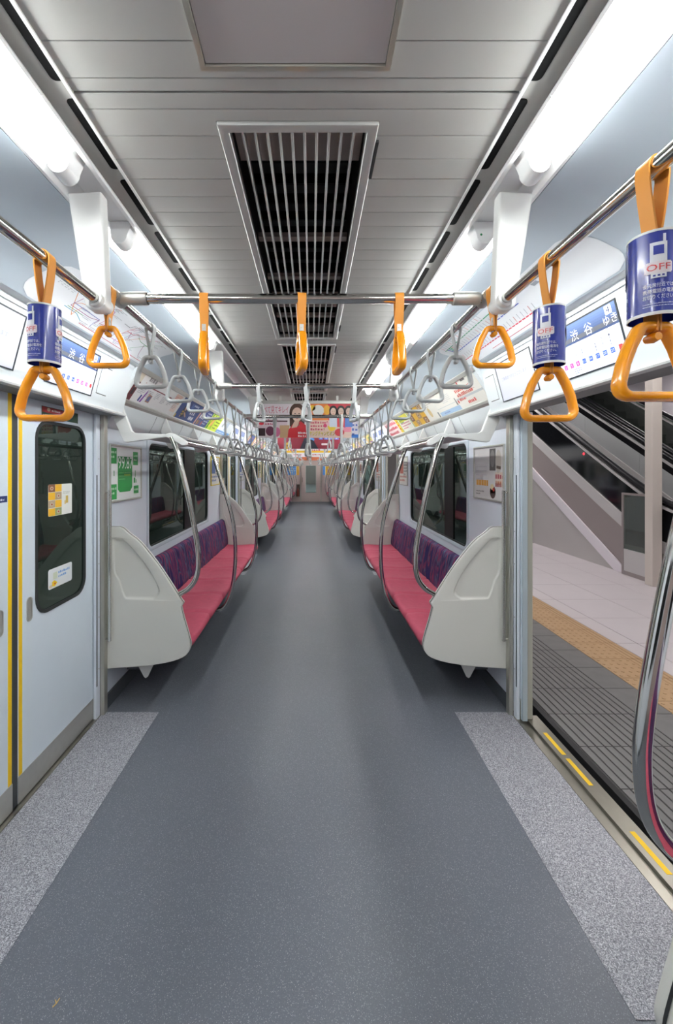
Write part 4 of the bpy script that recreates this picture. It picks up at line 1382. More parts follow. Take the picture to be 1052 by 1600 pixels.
# ------------------------------------------------------------------ grab rails, posts and cross bars
RX, ZA, ZB, RR = 0.548, 1.993, 2.045, 0.0135
def rail(s, a, b, z, label, mid_post=None):
    r = empty('grab_rail', (s * RX, (a + b) / 2, z), label, 'grab rail', 'grab rails along the ceiling')
    MB().tube([(s * RX, a, z), (s * RX, b, z)], RR, 16).build('pipe', CHROME, r)
    for y in ([mid_post] if mid_post else []):
        post(s, y, r)
    return r
def post(s, y, r):
    pf = [(0.536, CZ - 0.008), (0.628, CZ - 0.014), (0.584, 2.0), (0.580, 1.978), (0.565, 1.966), (0.540, 1.966), (0.527, 1.978), (0.524, 2.0)]
    p = MB().prism([(s * q[0], q[1]) for q in pf], y - 0.019, y + 0.019, 'y').build('post', WHITEM, r, bevel=0.006, seg=2)
    MB().lathe([(RR + 0.0005, -0.034), (0.021, -0.034), (0.021, 0.034), (RR + 0.0005, 0.034)], (s * RX, y, ZA), 18, axis='y').build('collar', WHITEM, p)
def crossbar(y, z, label):
    r = empty('cross_bar', (0, y, z), label, 'grab rail', 'cross bars between the grab rails')
    MB().tube([(-RX + 0.012, y, z), (RX - 0.012, y, z)], RR + 0.001, 16).build('pipe', CHROME, r)
    for s in (-1, 1):
        MB().lathe([(0.0155, -0.045), (0.019, -0.042), (0.0195, 0.03), (0.0175, 0.036)], (s * (RX - 0.055), y, z), 18, axis='x').build('sleeve', SATIN, r)
        MB().lathe([(RR + 0.0006, -0.028), (0.019, -0.028), (0.019, 0.028), (RR + 0.0006, 0.028)], (s * RX, y, z), 18, axis='y').build('joint', SATIN, r)
    return r
for s in (-1, 1):
    rail(s, Y0 + 0.02, YC[0] - 0.75, ZA, 'lower grab rail on the %s from the camera to the first post' % SIDE[s], YC[0] - 0.75)
    for k in range(4):
        rail(s, YC[k] - 0.731, YC[k] + 0.731, ZB, 'grab rail of the %s doorway on the %s side' % (['first', 'second', 'third', 'fourth'][k], SIDE[s]))
        if k < 3:
            r = rail(s, YC[k] + 0.75, YC[k + 1] - 0.75, ZA, 'grab rail above the %s full bench on the %s side' % (NTH[k] if k < 2 else 'third', SIDE[s]), YC[k] + 0.75)
            post(s, YC[k] + 2.41, r)
            post(s, YC[k + 1] - 0.75, r)
        else:
            rail(s, YC[k] + 0.75, Y1 - 0.02, ZA, 'grab rail above the short far bench on the %s side' % SIDE[s], YC[k] + 0.75)
BARS = []
for k in range(4):
    BARS.append((YC[k] - DH, ZB, 'near end of the %s doorway' % ORD[k], True))
    BARS.append((YC[k] + DH, ZB, 'far end of the %s doorway' % ORD[k], True))
    if k < 3:
        a, b = SEG[k]
        BARS.append((YC[k] + 1.72, ZA, 'first third of the %s bench' % ORD[k], False))
        BARS.append((YC[k + 1] - 1.72, ZA, 'last third of the %s bench' % ORD[k], False))
for y, z, w, short in BARS:
    crossbar(y, z, 'chrome cross bar over the ' + w)

# ------------------------------------------------------------------ hanging straps
def strap_mesh(total, kind):
    """belt looped over the rail, rivet plate, triangular handle; origin on the rail axis, rail along Y"""
    L = total - 0.118
    belt = MB()
    path = []
    jn = -min(0.085, L * 0.62)
    leg = [(0.0022, -L - 0.012), (0.0024, jn - 0.02), (0.006, jn), (0.0125, jn * 0.5), (0.0158, -0.012)]
    for x, z in leg: path.append((x, z))
    for a in range(0, 181, 20):
        path.append((0.0158 * math.cos(math.radians(a)), 0.0158 * math.sin(math.radians(a))))
    for x, z in leg[::-1]: path.append((-x, z))
    P = [Vector((p[0], p[1], 0)) for p in path]
    vs = []
    hw, th = 0.0125, 0.0014
    for i, p in enumerate(P):
        t = (P[min(i + 1, len(P) - 1)] - P[max(i - 1, 0)]).normalized()
        n = Vector((-t.y, t.x, 0))
        for dy, sg in ((-hw, 1), (hw, 1), (hw, -1), (-hw, -1)):
            q = p + n * th * sg
            vs.append((q.x, dy, q.y))
    fs = []
    for i in range(len(P) - 1):
        for k in range(4):
            l = (k + 1) % 4
            fs.append((4 * i + k, 4 * i + l, 4 * i + 4 + l, 4 * i + 4 + k))
    belt.add(vs, fs, 0, True)
    bm = belt.mesh('belt', ORBELT if kind == 'o' else GREYB, angle=50)
    rv = MB()
    for sg in (-1, 1):
        x = sg * 0.0042
        if sg < 0: rv.box(x - 0.001, x + 0.001, -0.006, 0.006, jn - 0.058, jn - 0.012)
        else: rv.box(x - 0.001, x + 0.001, -0.006, 0.006, jn - 0.058, jn - 0.012)
        for z in (jn - 0.022, jn - 0.048):
            rv.lathe([(0.0035, 0.0), (0.003, sg * 0.0016), (0.0, sg * 0.002)], (x + sg * 0.001, 0, z), 8, axis='x')
    rm = rv.mesh('rivet_plate', SATIN if kind == 'o' else GREYP) if L > 0.15 or True else None
    # handle: rounded triangle, thick oval section
    ctr = []
    zt, zb = -L - 0.004, -L - 0.109
    def corner(c, a0, a1, r, n=6):
        for k in range(n + 1):
            a = math.radians(a0 + (a1 - a0) * k / n)
            ctr.append((c[0] + r * math.cos(a), 0, c[1] + r * math.sin(a)))
    corner((0.014, zt - 0.010), 90, 25, 0.010, 4)
    corner((0.036, zb + 0.017), 20, -90, 0.017, 6)
    corner((-0.036, zb + 0.017), -90, -200, 0.017, 6)
    corner((-0.014, zt - 0.010), 155, 90, 0.010, 4)
    # densify long sides
    full = []
    for i in range(len(ctr)):
        a, b = Vector(ctr[i]), Vector(ctr[(i + 1) % len(ctr)])
        full.append(a)
        if (b - a).length > 0.03:
            for t in (0.33, 0.67):
                q = a.lerp(b, t)
                if abs(a.z - b.z) > 0.02: q.x += 0.004 * (1 if q.x > 0 else -1)
                full.append(q)
    h = MB().tube(full, 0.0076, 16, closed=True, flat=0.0118, up=(0, 0, 1), sq=0.72)
    h.lathe([(0.0, -0.012), (0.006, -0.011), (0.008, 0.0), (0.006, 0.011), (0.0, 0.012)], (0, 0, zt - 0.016), 10, axis='y')
    hm = h.mesh('handle', ORANGE if kind == 'o' else GREYP, angle=60)
    return bm, rm, hm

SM = {(t, k): strap_mesh(v, k) for t, v in (('long', 0.353), ('short', 0.222)) for k in 'og'}
NST = 0
def strap(x, y, z, size, kind, label, group, bar=False, cover=False, twist=0.0, lean=0.0):
    r = empty('hanging_strap', (x, y, z), label, 'strap', group)
    r.rotation_euler = (0, lean, (math.pi / 2 if bar else 0) + twist)
    bm, rm, hm = SM[(size, kind)]
    for nm, me in (('belt', bm), ('rivet_plate', rm), ('handle', hm)):
        piece(me, nm, r, (0, 0, 0))
    if cover:
        rad, z0, z1 = 0.0315, -0.228, -0.105
        c = MB().lathe([(rad - 0.001, z0), (rad, z0), (rad, z1), (rad - 0.001, z1), (rad - 0.001, z0)], (0, 0, 0), 36)
        c2 = MB().lathe([(rad + 0.0002, z0 - 0.0005), (rad + 0.0003, z0 + 0.003)], (0, 0, 0), 36)
        o = bpy.data.objects.new('paper_cover', c.mesh('paper_cover', BLUEC, weld=False))
        COL.objects.link(o); o.parent = r
        o2 = bpy.data.objects.new('cover_rim', MB().lathe([(rad - 0.0012, z0 - 0.0006), (rad + 0.0004, z0 - 0.0006), (rad + 0.0004, z0 + 0.004)], (0, 0, 0), 36).lathe([(rad - 0.0012, z1 + 0.0006), (rad + 0.0004, z1 + 0.0006), (rad + 0.0004, z1 - 0.003)], (0, 0, 0), 36).mesh('cover_rim', WHITEM, weld=False))
        COL.objects.link(o2); o2.parent = o
        def fn(u, v, l, rad=rad, z0=z0):
            a = u / rad
            rr = rad + 0.0005 + 0.0003 * l
            return (rr * math.sin(a), -rr * math.cos(a), z0 + v)
        base_u = cover[0]
        for kk in (-1, 0, 1):
            p = Print(fn)
            u = base_u + kk * 0.066
            wht = (236, 238, 242)
            # phone: body with antenna and dark screen
            p.rect(u - 0.010, 0.072, u + 0.010, 0.104, wht, 1, 6)
            p.rect(u - 0.006, 0.086, u + 0.006, 0.099, (26, 42, 136), 2, 4)
            p.rect(u + 0.005, 0.104, u + 0.0085, 0.115, wht, 1)
            p.rect(u - 0.016, 0.060, u + 0.016, 0.074, (236, 228, 232), 3, 8).rect(u - 0.0145, 0.0585, u + 0.0145, 0.0755, (236, 228, 232), 3, 8)
            p.text('OFF', u, 0.0625, 0.0095, (206, 60, 60), 5, w=0.027)
            p.rect(u - 0.009, 0.052, u + 0.009, 0.059, wht, 2, 6)
            for d in (-0.005, 0, 0.005):
                p.rect(u + d - 0.0014, 0.054, u + d + 0.0014, 0.0565, (26, 42, 136), 4)
            for i, t in enumerate(('優先席付近では、', '携帯電話の電源を', 'お切りください。')):
                p.text(t, u - 0.018, 0.0385 - i * 0.0085, 0.0066, wht, 2, w=0.038 if i != 1 else 0.042, align='l')
            p.dashes(u - 0.018, 0.0145, u + 0.022, 2, 0.0035, 0.0015, (206, 212, 236), 2, 61)
            p.build('printed_notice', o)
    return r
def finish_cover():
    pass
for s in (-1, 1):
    sd = SIDE[s]
    # priority-seat straps near the camera
    if s > 0:
        strap(RX, 0.628, ZA, 'long', 'o', 'orange strap with blue paper cover at the right picture edge, nearest', 'orange straps near the camera', cover=(-0.016,), twist=0.04)
        strap(RX, 0.902, ZA, 'long', 'o', 'smaller orange strap with blue paper cover on right lower rail', 'orange straps near the camera', cover=(-0.022,), twist=-0.03)
    else:
        strap(-RX, 0.895, ZA, 'long', 'o', 'orange strap with blue paper cover hanging on the left', 'orange straps near the camera', cover=(-0.012,), twist=0.03)
    strap(s * RX, 1.175, ZB, 'short', 'o', 'short orange strap without cover beside the first post, %s side' % sd, 'orange straps near the camera', twist=0.02 * s)
    for i in range(4):
        strap(s * RX, 1.48 + 0.313 * i, ZB, 'short', 'g', '%s grey strap from the camera on the %s rail of the first doorway' % (ORD[i], sd), 'grey straps of the first doorway', twist=R.uniform(-0.08, 0.08), lean=R.uniform(-0.03, 0.03))
    for k in range(4):
        if k > 0:
            for i in range(5):
                strap(s * RX, YC[k] - 0.6 + 0.29 * i, ZB, 'short', 'g', '%s grey strap from the camera on the %s rail of the %s doorway' % (ORD[i], sd, ORD[k]), 'grey straps of the farther doorways', twist=R.uniform(-0.08, 0.08))
        if k < 3:
            ys = [YC[k] + 0.89 + 0.306 * i for i in range(11)]
            for i, y in enumerate(ys):
                if min(abs(y - (YC[k] + 2.41)), 9) < 0.05: y += 0.06
                if abs(y - (YC[k] + 1.72)) < 0.03 or abs(y - (YC[k + 1] - 1.72)) < 0.03: y += 0.05
                strap(s * RX, y, ZA, 'long', 'g', '%s grey strap from the camera on the %s rail over the %s bench' % (ORD[i], sd, ORD[k]), 'grey straps over the %s bench' % ORD[k], twist=R.uniform(-0.08, 0.08), lean=R.uniform(-0.03, 0.03))
        else:
            for i in range(5):
                strap(s * RX, YC[3] + 0.95 + 0.35 * i, ZA, 'long', 'g', '%s grey strap from the camera on the %s rail over the far short bench' % (ORD[i], sd), 'grey straps over the far benches')
PLACE = {-1: 'left', 0: 'middle', 1: 'right'}
for bi, (y, z, wd, short) in enumerate(BARS):
    for q in (-1, 0, 1):
        x = 0.29 * q
        col = 'o' if bi == 0 else 'g'
        lab = ('%s one of the three orange straps on the first cross bar' % PLACE[q]) if bi == 0 else '%s strap on the bar over the %s' % (PLACE[q], wd)
        strap(x, y, z, 'short' if short else 'long', col, lab, 'straps on the cross bars', bar=True, twist=[0.16, 0.16, -0.02][q + 1] if bi == 0 else [-0.42, -0.3, 0.45][q + 1] + R.uniform(-0.15, 0.15))

# ------------------------------------------------------------------ hanging posters under the ceiling
def hanging(y, label, left, right, i):
    w, h = 0.515, 0.352
    zt = 2.245
    r = empty('hanging_poster', (0, y, zt), label, 'poster', 'hanging posters down the aisle')
    MB().box(-0.53, 0.53, y - 0.008, y + 0.008, zt - 0.035, zt).build('clip_bar', SATIN, r, bevel=0.003, seg=1)
    for x in (-0.3, 0.3):
        MB().box(x - 0.012, x + 0.012, y - 0.004, y + 0.004, zt, CZ - 0.001).build('hanger', SATIN, r)
    for q, (base, d) in enumerate((left, right)):
        x0 = -0.52 + q * 0.52
        sh = MB().box(x0, x0 + 0.515, y - 0.001, y + 0.001, zt - 0.035 - h, zt - 0.03).build('sheet', ink(base), r)
        p = Print(flat((x0, y - 0.0011, zt - 0.035 - h), (1, 0, 0), (0, 0, 1), (0, -1, 0), 0.0005))
        d(p, 0.515, h)
        p.build('print', sh)
def face(p, u, v, k, hair, lay=3, dress=None):
    p.ell(u, v, 0.05 * k, 0.062 * k, hair, lay)
    p.rect(u - 0.048 * k, v - 0.09 * k, u + 0.048 * k, v, hair, lay)
    if dress: p.poly([(u - 0.046 * k, v - 0.2 * k), (u + 0.046 * k, v - 0.2 * k), (u + 0.05 * k, v - 0.085 * k), (u - 0.05 * k, v - 0.085 * k)], dress, lay + 1)
    p.rect(u - 0.014 * k, v - 0.085 * k, u + 0.014 * k, v - 0.04 * k, (222, 184, 164), lay + 2)
    p.ell(u, v - 0.012 * k, 0.034 * k, 0.046 * k, (234, 202, 184), lay + 3)
    for d in (-1, 1): p.ell(u + d * 0.013 * k, v - 0.006 * k, 0.006 * k, 0.003 * k, (60, 40, 36), lay + 4, 8)
    p.ell(u, v - 0.036 * k, 0.009 * k, 0.003 * k, (196, 70, 80), lay + 4, 8)
def d_beauty(p, w, h):
    p.rect(0, h * 0.62, 0.32, h, (236, 226, 230), 1)
    p.text('すべて見てキレイ', 0.165, h * 0.72, 0.075, (200, 60, 96), 2, w=0.29)
    p.dashes(0.03, h * 0.60, 0.3, 2, 0.04, 0.022, (206, 120, 150), 2, 81)
    p.rect(0.0, h * 0.47, 0.3, h * 0.51, (90, 60, 70), 2)
    p.rect(0.0, 0.06, 0.3, h * 0.46, (238, 216, 224), 1)
    p.ell(0.03, h * 0.42, 0.025, 0.016, (206, 40, 60), 2)
    p.dashes(0.07, h * 0.38, 0.28, 1, 0.03, 0.02, (190, 80, 110), 2, 82)
    p.rect(0.0, 0.02, 0.07, 0.10, (60, 40, 46), 3)
    p.ell(0.12, 0.07, 0.045, 0.05, (110, 50, 80), 3)
    p.ell(0.19, 0.06, 0.035, 0.05, (206, 110, 150), 3)
    p.rect(0.22, 0.0, 0.32, 0.13, (206, 170, 130), 2)
    face(p, 0.40, h * 0.74, 1.6, (84, 56, 44), 4)
    p.poly([(0.30, 0.0), (0.5, 0.0), (0.49, 0.13), (0.44, 0.17), (0.36, 0.15), (0.31, 0.08)], (206, 36, 50), 6)
    p.poly([(0.34, 0.10), (0.40, 0.11), (0.42, 0.17), (0.37, 0.17)], (228, 190, 170), 7)
    p.dashes(0.41, 0.04, 0.5, 2, 0.03, 0.022, (240, 226, 226), 8, 84)
def d_magazine(p, w, h):
    p.rect(0, 0, w, h, (236, 206, 190), 1)
    p.rect(0, h * 0.52, 0.2, h, (230, 130, 66), 2)
    p.rect(0.2, h * 0.52, w - 0.07, h, (212, 56, 70), 2)
    p.ell(0.10, h * 0.80, 0.06, 0.06, (238, 236, 232), 3)
    p.ell(0.19, h * 0.82, 0.035, 0.05, (240, 180, 60), 3)
    p.ell(0.04, h * 0.88, 0.03, 0.03, (240, 200, 60), 3)
    for i, u in enumerate((0.255, 0.335, 0.415)):
        face(p, u, h * 0.80, 0.85, (36, 28, 30), 4, ((220, 226, 240), (220, 60, 70), (90, 130, 206))[i])
    p.dashes(0.02, h * 0.42, 0.2, 3, 0.035, 0.024, (206, 90, 110), 3, 85)
    p.ell(0.24, h * 0.32, 0.04, 0.045, (244, 210, 60), 3)
    for i in range(9):
        p.ell(0.17 + 0.034 * i, h * (0.36 + 0.05 * (i % 3)), 0.018, 0.02, ((214, 60, 110), (240, 190, 200), (150, 60, 160), (240, 220, 120))[i % 4], 4)
    p.text('ヤングチャンピオン', 0.14, 0.02, 0.05, (36, 30, 20), 5, w=0.262)
    p.text('ヤングチャンピオン', 0.138, 0.023, 0.048, (250, 224, 40), 6, w=0.256)
    p.ell(0.32, h * 0.16, 0.05, 0.04, (206, 50, 60), 4)
    p.rect(w - 0.07, 0, w, h * 0.97, (226, 222, 236), 3)
    p.rect(w - 0.07, 0, w, 0.035, (50, 120, 206), 4)
    p.dashes(w - 0.065, h * 0.35, w - 0.01, 3, 0.05, 0.03, (90, 110, 190), 4, 86)
    p.rect(0.36, 0.06, 0.44, h * 0.4, (240, 150, 170), 3)
def d_maroonl(p, w, h):
    p.dashes(0.09, h * 0.72, 0.36, 1, 0.03, 0.045, (236, 228, 226), 2, 87)
    p.ell(0.17, 0.05, 0.06, 0.055, (206, 166, 60), 2)
    p.dashes(0.12, 0.04, 0.22, 1, 0.03, 0.03, (120, 60, 40), 3, 88)
    p.poly([(0.36, 0), (0.515, 0), (0.515, 0.30), (0.46, 0.26), (0.42, 0.14)], (40, 40, 56), 2)
    p.ell(0.5, 0.25, 0.04, 0.06, (222, 184, 160), 3)
def d_maroonr(p, w, h):
    p.poly([(0, 0), (0.14, 0), (0.06, 0.14), (0, 0.18)], (40, 40, 56), 2)
    p.poly([(0, 0.16), (0.07, 0.13), (0.08, 0.16), (0.0, 0.2)], (90, 150, 220), 3)
    for i in range(4):
        p.rr(0.15 + 0.085 * i, 0.15, 0.215 + 0.085 * i, 0.22, 0.01, (96, 110, 190), 2)
        p.ell(0.182 + 0.085 * i, 0.185, 0.016, 0.02, (190, 206, 236), 3)
    p.rr(0.19, 0.06, 0.30, 0.09, 0.01, (236, 226, 226), 2)
def d_yellowband(p, w, h):
    p.rect(0, 0.03, w, 0.075, (240, 190, 40), 1)
    p.dashes(0.04, h * 0.6, w - 0.04, 3, 0.07, 0.045, (206, 90, 120), 2, 89)
    p.ell(0.4, 0.2, 0.05, 0.06, (150, 160, 200), 2)
def d_pink(p, w, h):
    p.rect(0.02, 0.1, w * 0.6, h * 0.9, (236, 150, 200), 1)
    p.dashes(0.05, 0.05, w - 0.05, 1, 0.04, 0.04, (200, 80, 90), 2, 90)
    p.ell(w * 0.8, 0.2, 0.06, 0.07, (240, 200, 60), 2)
def d_orange(p, w, h):
    p.rect(0, 0, w, 0.16, (206, 110, 70), 1)
    p.dashes(0.05, 0.22, w - 0.05, 2, 0.06, 0.05, (170, 70, 50), 2, 91)
HP = [('nearest hanging poster pair, white beauty advert beside a magazine advert', ((240, 232, 234), d_beauty), ((236, 206, 190), d_magazine)),
      ('dark red hanging poster pair just behind the nearest pair', ((126, 28, 48), d_maroonl), ((126, 28, 48), d_maroonr)),
      ('hanging poster pair with a yellow band, third from the camera', ((236, 232, 228), d_yellowband), ((232, 234, 238), d_yellowband)),
      ('hanging poster pair with pink blocks, fourth from the camera', ((240, 226, 234), d_pink), ((240, 234, 232), d_pink)),
      ('hanging poster pair with orange foot, fifth from the camera', ((236, 226, 216), d_orange), ((236, 226, 216), d_orange)),
      ('hanging poster pair with orange foot, farthest from the camera', ((236, 222, 210), d_orange), ((236, 222, 210), d_orange))]
for i, (lab, l, r_) in enumerate(HP):
    hanging(4.29 + 2.41 * i, lab, l, r_, i)

# ------------------------------------------------------------------ far end: gangway door, notices, extinguisher
g = empty('door_9', (0, Y1, 0), kind='structure')
MB().plate([(-0.445, 0.002), (0.445, 0.002), (0.445, 1.868), (-0.445, 1.868)], [[(-0.24, 0.42), (0.24, 0.42), (0.24, 1.68), (-0.24, 1.68)]], Y1 + 0.008, Y1 + 0.04, 'y').build('door_leaf', M('gangway_door_pink', (204, 184, 178), 0.4), g, bevel=0.002, seg=1)
MB().plate([(-0.252, 0.408), (0.252, 0.408), (0.252, 1.692), (-0.252, 1.692)], [[(-0.228, 0.432), (0.228, 0.432), (0.228, 1.668), (-0.228, 1.668)]], Y1 + 0.002, Y1 + 0.01, 'y').build('window_rim', SATIN, g)
MB().box(-0.24, 0.24, Y1 + 0.02, Y1 + 0.024, 0.42, 1.68).build('pane', GLASSC, g)
MB().box(-0.40, -0.385, Y1 - 0.03, Y1 + 0.008, 0.9, 1.12).build('handle', DARKTRIM, g, bevel=0.004, seg=1)
MB().box(-0.49, -0.447, Y1 - 0.012, Y1 - 0.0005, 0, 1.9).box(0.447, 0.49, Y1 - 0.012, Y1 - 0.0005, 0, 1.9).build('side_trim', STEEL, g)
for s in (-1, 1):
    r = empty('end_wall_notice', (s * 0.82, Y1 - 0.004, 1.24), 'blue and yellow notice on the far end wall, %s of the door' % SIDE[s], 'poster', 'notices on the far wall')
    MB().box(s * 0.55, s * 1.09, Y1 - 0.006, Y1 - 0.0006, 1.24, 1.64).build('sheet', ink((236, 236, 236)), r)
    p = Print(flat((min(s * 0.55, s * 1.09), Y1 - 0.006, 1.24), (1, 0, 0), (0, 0, 1), (0, -1, 0), 0.0008))
    if s < 0:
        p.rect(0, 0, 0.40, 0.4, (84, 150, 226), 1).rect(0.42, 0, 0.54, 0.4, (228, 178, 70), 1)
        p.dashes(0.03, 0.28, 0.38, 3, 0.1, 0.05, (150, 196, 240), 2, 5)
    else:
        p.rect(0, 0, 0.11, 0.4, (96, 156, 226), 1).rect(0.12, 0, 0.54, 0.4, (226, 180, 60), 1)
        p.ell(0.26, 0.2, 0.06, 0.1, (190, 130, 90), 2).ell(0.44, 0.22, 0.05, 0.09, (200, 150, 60), 2)
    p.build('print', r)
r = empty('extinguisher_box', (-0.66, Y1, 0.2), 'dark recessed cabinet with extinguisher at the far wall', 'cabinet')
MB().plate([(-0.70, 0.2), (-0.50, 0.2), (-0.50, 0.82), (-0.70, 0.82)], [[(-0.685, 0.215), (-0.515, 0.215), (-0.515, 0.805), (-0.685, 0.805)]], Y1 - 0.03, Y1 - 0.0005, 'y').build('frame', STEEL, r)
MB().box(-0.685, -0.515, Y1 - 0.004, Y1 - 0.0008, 0.215, 0.805).build('back', M('cabinet_brown', (70, 58, 52), 0.5), r)
MB().lathe([(0.0, 0.0), (0.045, 0.0), (0.05, 0.02), (0.05, 0.3), (0.03, 0.36), (0.012, 0.38), (0.012, 0.42), (0, 0.42)], (-0.60, Y1 - 0.06, 0.245), 14).build('extinguisher', M('extinguisher_red', (120, 56, 44), 0.35), r)
MB().box(-0.67, -0.53, Y1 - 0.11, Y1 - 0.004, 0.232, 0.244).build('shelf', STEEL, r)
# the next car seen through the gangway window
nx = tag(MB().box(-1.25, 1.25, Y1 + 0.06, Y1 + 22, -0.06, 0).build('floor_next_car', VINYL), kind='structure')
tag(MB().box(-1.3, -1.26, Y1 + 0.06, Y1 + 22, 0, 2.3).build('wall_next_car_left', WALL), kind='structure')
tag(MB().box(1.26, 1.3, Y1 + 0.06, Y1 + 22, 0, 2.3).build('wall_next_car_right', WALL), kind='structure')
tag(MB().box(-1.3, 1.3, Y1 + 0.06, Y1 + 22, 2.31, 2.35).build('ceiling_next_car', CEILM), kind='structure')
tag(MB().box(-1.3, 1.3, Y1 + 22, Y1 + 22.04, 0, 2.3).build('wall_next_car_end', PINKW), kind='structure')
for s in (-1, 1):
    for q, y in enumerate((1.0, 6.0, 11.0, 16.0)):
        r = empty('fluorescent_lamp', (s * 0.575, Y1 + y + 1.5, 2.28), '%s fluorescent lamp in the next car beyond the end door, %s side' % (ORD[q], SIDE[s]), 'ceiling lamp')
        MB().tube([(s * 0.575, Y1 + y, 2.28), (s * 0.575, Y1 + y + 3.0, 2.28)], 0.016, 10).build('tube', TUBE, r)
        MB().box(s * 0.53, s * 0.62, Y1 + y - 0.02, Y1 + y + 3.02, 2.297, 2.309).build('body', LIPM, r)
tag(MB().box(-1.26, -0.32, Y1 + 1.1, Y1 + 1.18, 0, 2.3).build('wall_next_car_gangway', PINKW), kind='structure')
tag(MB().box(0.36, 1.26, Y1 + 1.1, Y1 + 1.18, 0, 2.3).build('wall_next_car_gangway', PINKW), kind='structure')

# ------------------------------------------------------------------ scrap on the floor
sx, sy = -0.71, 1.181
MB().add([(sx, sy, 0.001), (sx + 0.004, sy - 0.001, 0.001), (sx + 0.012, sy + 0.018, 0.004), (sx + 0.007, sy + 0.02, 0.002), (sx - 0.004, sy + 0.012, 0.001)], [(0, 1, 2, 3), (0, 3, 4)]).add([(sx, sy, 0.0004), (sx + 0.004, sy - 0.001, 0.0004), (sx + 0.012, sy + 0.018, 0.0004), (sx + 0.007, sy + 0.02, 0.0004), (sx - 0.004, sy + 0.012, 0.0004)], [(0, 1, 2, 3), (0, 3, 4)])
scrap = MB()
scrap.tube([(sx, sy, 0.0015), (sx + 0.006, sy + 0.008, 0.002), (sx + 0.008, sy + 0.02, 0.0015)], 0.0014, 6)
scrap.tube([(sx + 0.006, sy + 0.008, 0.002), (sx - 0.002, sy + 0.016, 0.0015)], 0.0012, 6)
tag(scrap.build('paper_scrap', M('scrap_tan', (196, 160, 90), 0.8), origin=(sx, sy, 0)), 'tiny forked tan scrap lying on the floor at lower left', 'scrap')

# ------------------------------------------------------------------ platform outside the open doors
PZ = -0.03
plat = tag(MB().box(1.53, 16, -3, 24, PZ - 0.3, PZ - 0.008).build('platform_floor', GROUT), kind='structure')
def tiles(name, xs, ys, mat, bev=0.002, g=0.003, studs=False, grooves=False):
    cache = {}
    for i in range(len(xs) - 1):
        for j in range(len(ys) - 1):
            w, d = xs[i + 1] - xs[i], ys[j + 1] - ys[j]
            key = (round(w, 3), round(d, 3))
            if key not in cache:
                if grooves:
                    n = 17
                    st = (w - 2 * g) / n
                    mb = MB().box(g, w - g, g, d - g, -0.0079, -0.006, 1)
                    for q in range(n - 5):
                        a = g + q * st
                        mb.box(a + 0.010, a + st, g, d - g, -0.006, 0.0)
                    mb.box(g + (n - 5) * st + 0.010, w - g, g, d - g, -0.006, 0.0)
                    cache[key] = mb.mesh(name, [mat, GROUT])
                else:
                    mb = MB().box(g, w - g, g, d - g, -0.008, 0.0)
                    me = mb.mesh(name, mat, bevel=bev, seg=1)
                    if studs:
                        mb2 = MB().box(g, w - g, g, d - g, -0.008, 0.0)
                        for a in range(5):
                            for b in range(5):
                                cx, cy = w * (a + 0.5) / 5, d * (b + 0.5) / 5
                                mb2.lathe([(0.012, 0.0), (0.009, 0.004), (0.0, 0.0045)], (cx, cy, 0), 8)
                        me = mb2.mesh(name, mat)
                    cache[key] = me
            piece(cache[key], name, plat, (xs[i], ys[j], PZ))
tiles('grooved_tile', [1.535, 2.345], [0.475 + 0.31 * i for i in range(1, 22)], GROOV, grooves=True)
tiles('tactile_tile', [2.345, 2.645], [1.55 + 0.31 * i for i in range(0, 16)], TACT, studs=True)
tiles('edge_bar_tile', [2.645, 2.685, 2.725, 2.765], [1.55 + 0.31 * i for i in range(0, 16)], TACT)
tiles('floor_tile', [2.765, 2.955, 3.575, 4.195, 4.815, 5.435], [1.84 + 0.625 * i for i in range(0, 12)], TILEW, g=0.0035)
tag(MB().box(1.5, 1.529, -3, 24, PZ - 0.5, PZ).build('trim_1', M('platform_edge_black', (30, 30, 32), 0.7)), kind='structure')
tag(MB().box(16, 16.2, -3, 24, PZ, 6).build('wall_platform', STWALL), kind='structure')
tag(MB().box(1.5, 16, 24, 24.2, PZ, 6).build('wall_platform_end', STWALL), kind='structure')
tag(MB().box(1.9, 16.2, -3, 24.2, 6.0, 6.1).build('ceiling_platform', M('platform_ceiling', (120, 118, 118), 0.7)), kind='structure')
for i in range(5):  # unseen lamp rows added to brighten the platform and the escalator sides
    for jx, xx in enumerate((2.3, 4.2, 7.9)):
        y = 0.5 + 4.2 * i
        r = empty('added_platform_lamp', (xx, y, 3.9), '%s added lamp strip out of view above the platform, %s row' % (ORD[i], ['near', 'middle', 'rear'][jx]), 'ceiling lamp', 'added lamps above the platform')
        MB().box(xx - 0.10, xx + 0.10, y - 0.75, y + 0.75, 3.9, 3.96).build('housing', WHITEM, r)
        MB().box(xx - 0.08, xx + 0.08, y - 0.72, y + 0.72, 3.888, 3.8995).build('diffuser', ADDEDLAMP, r)
        MB().tube([(xx, y, 3.96), (xx, y, 6.0)], 0.012, 8).build('rod', STEEL, r)

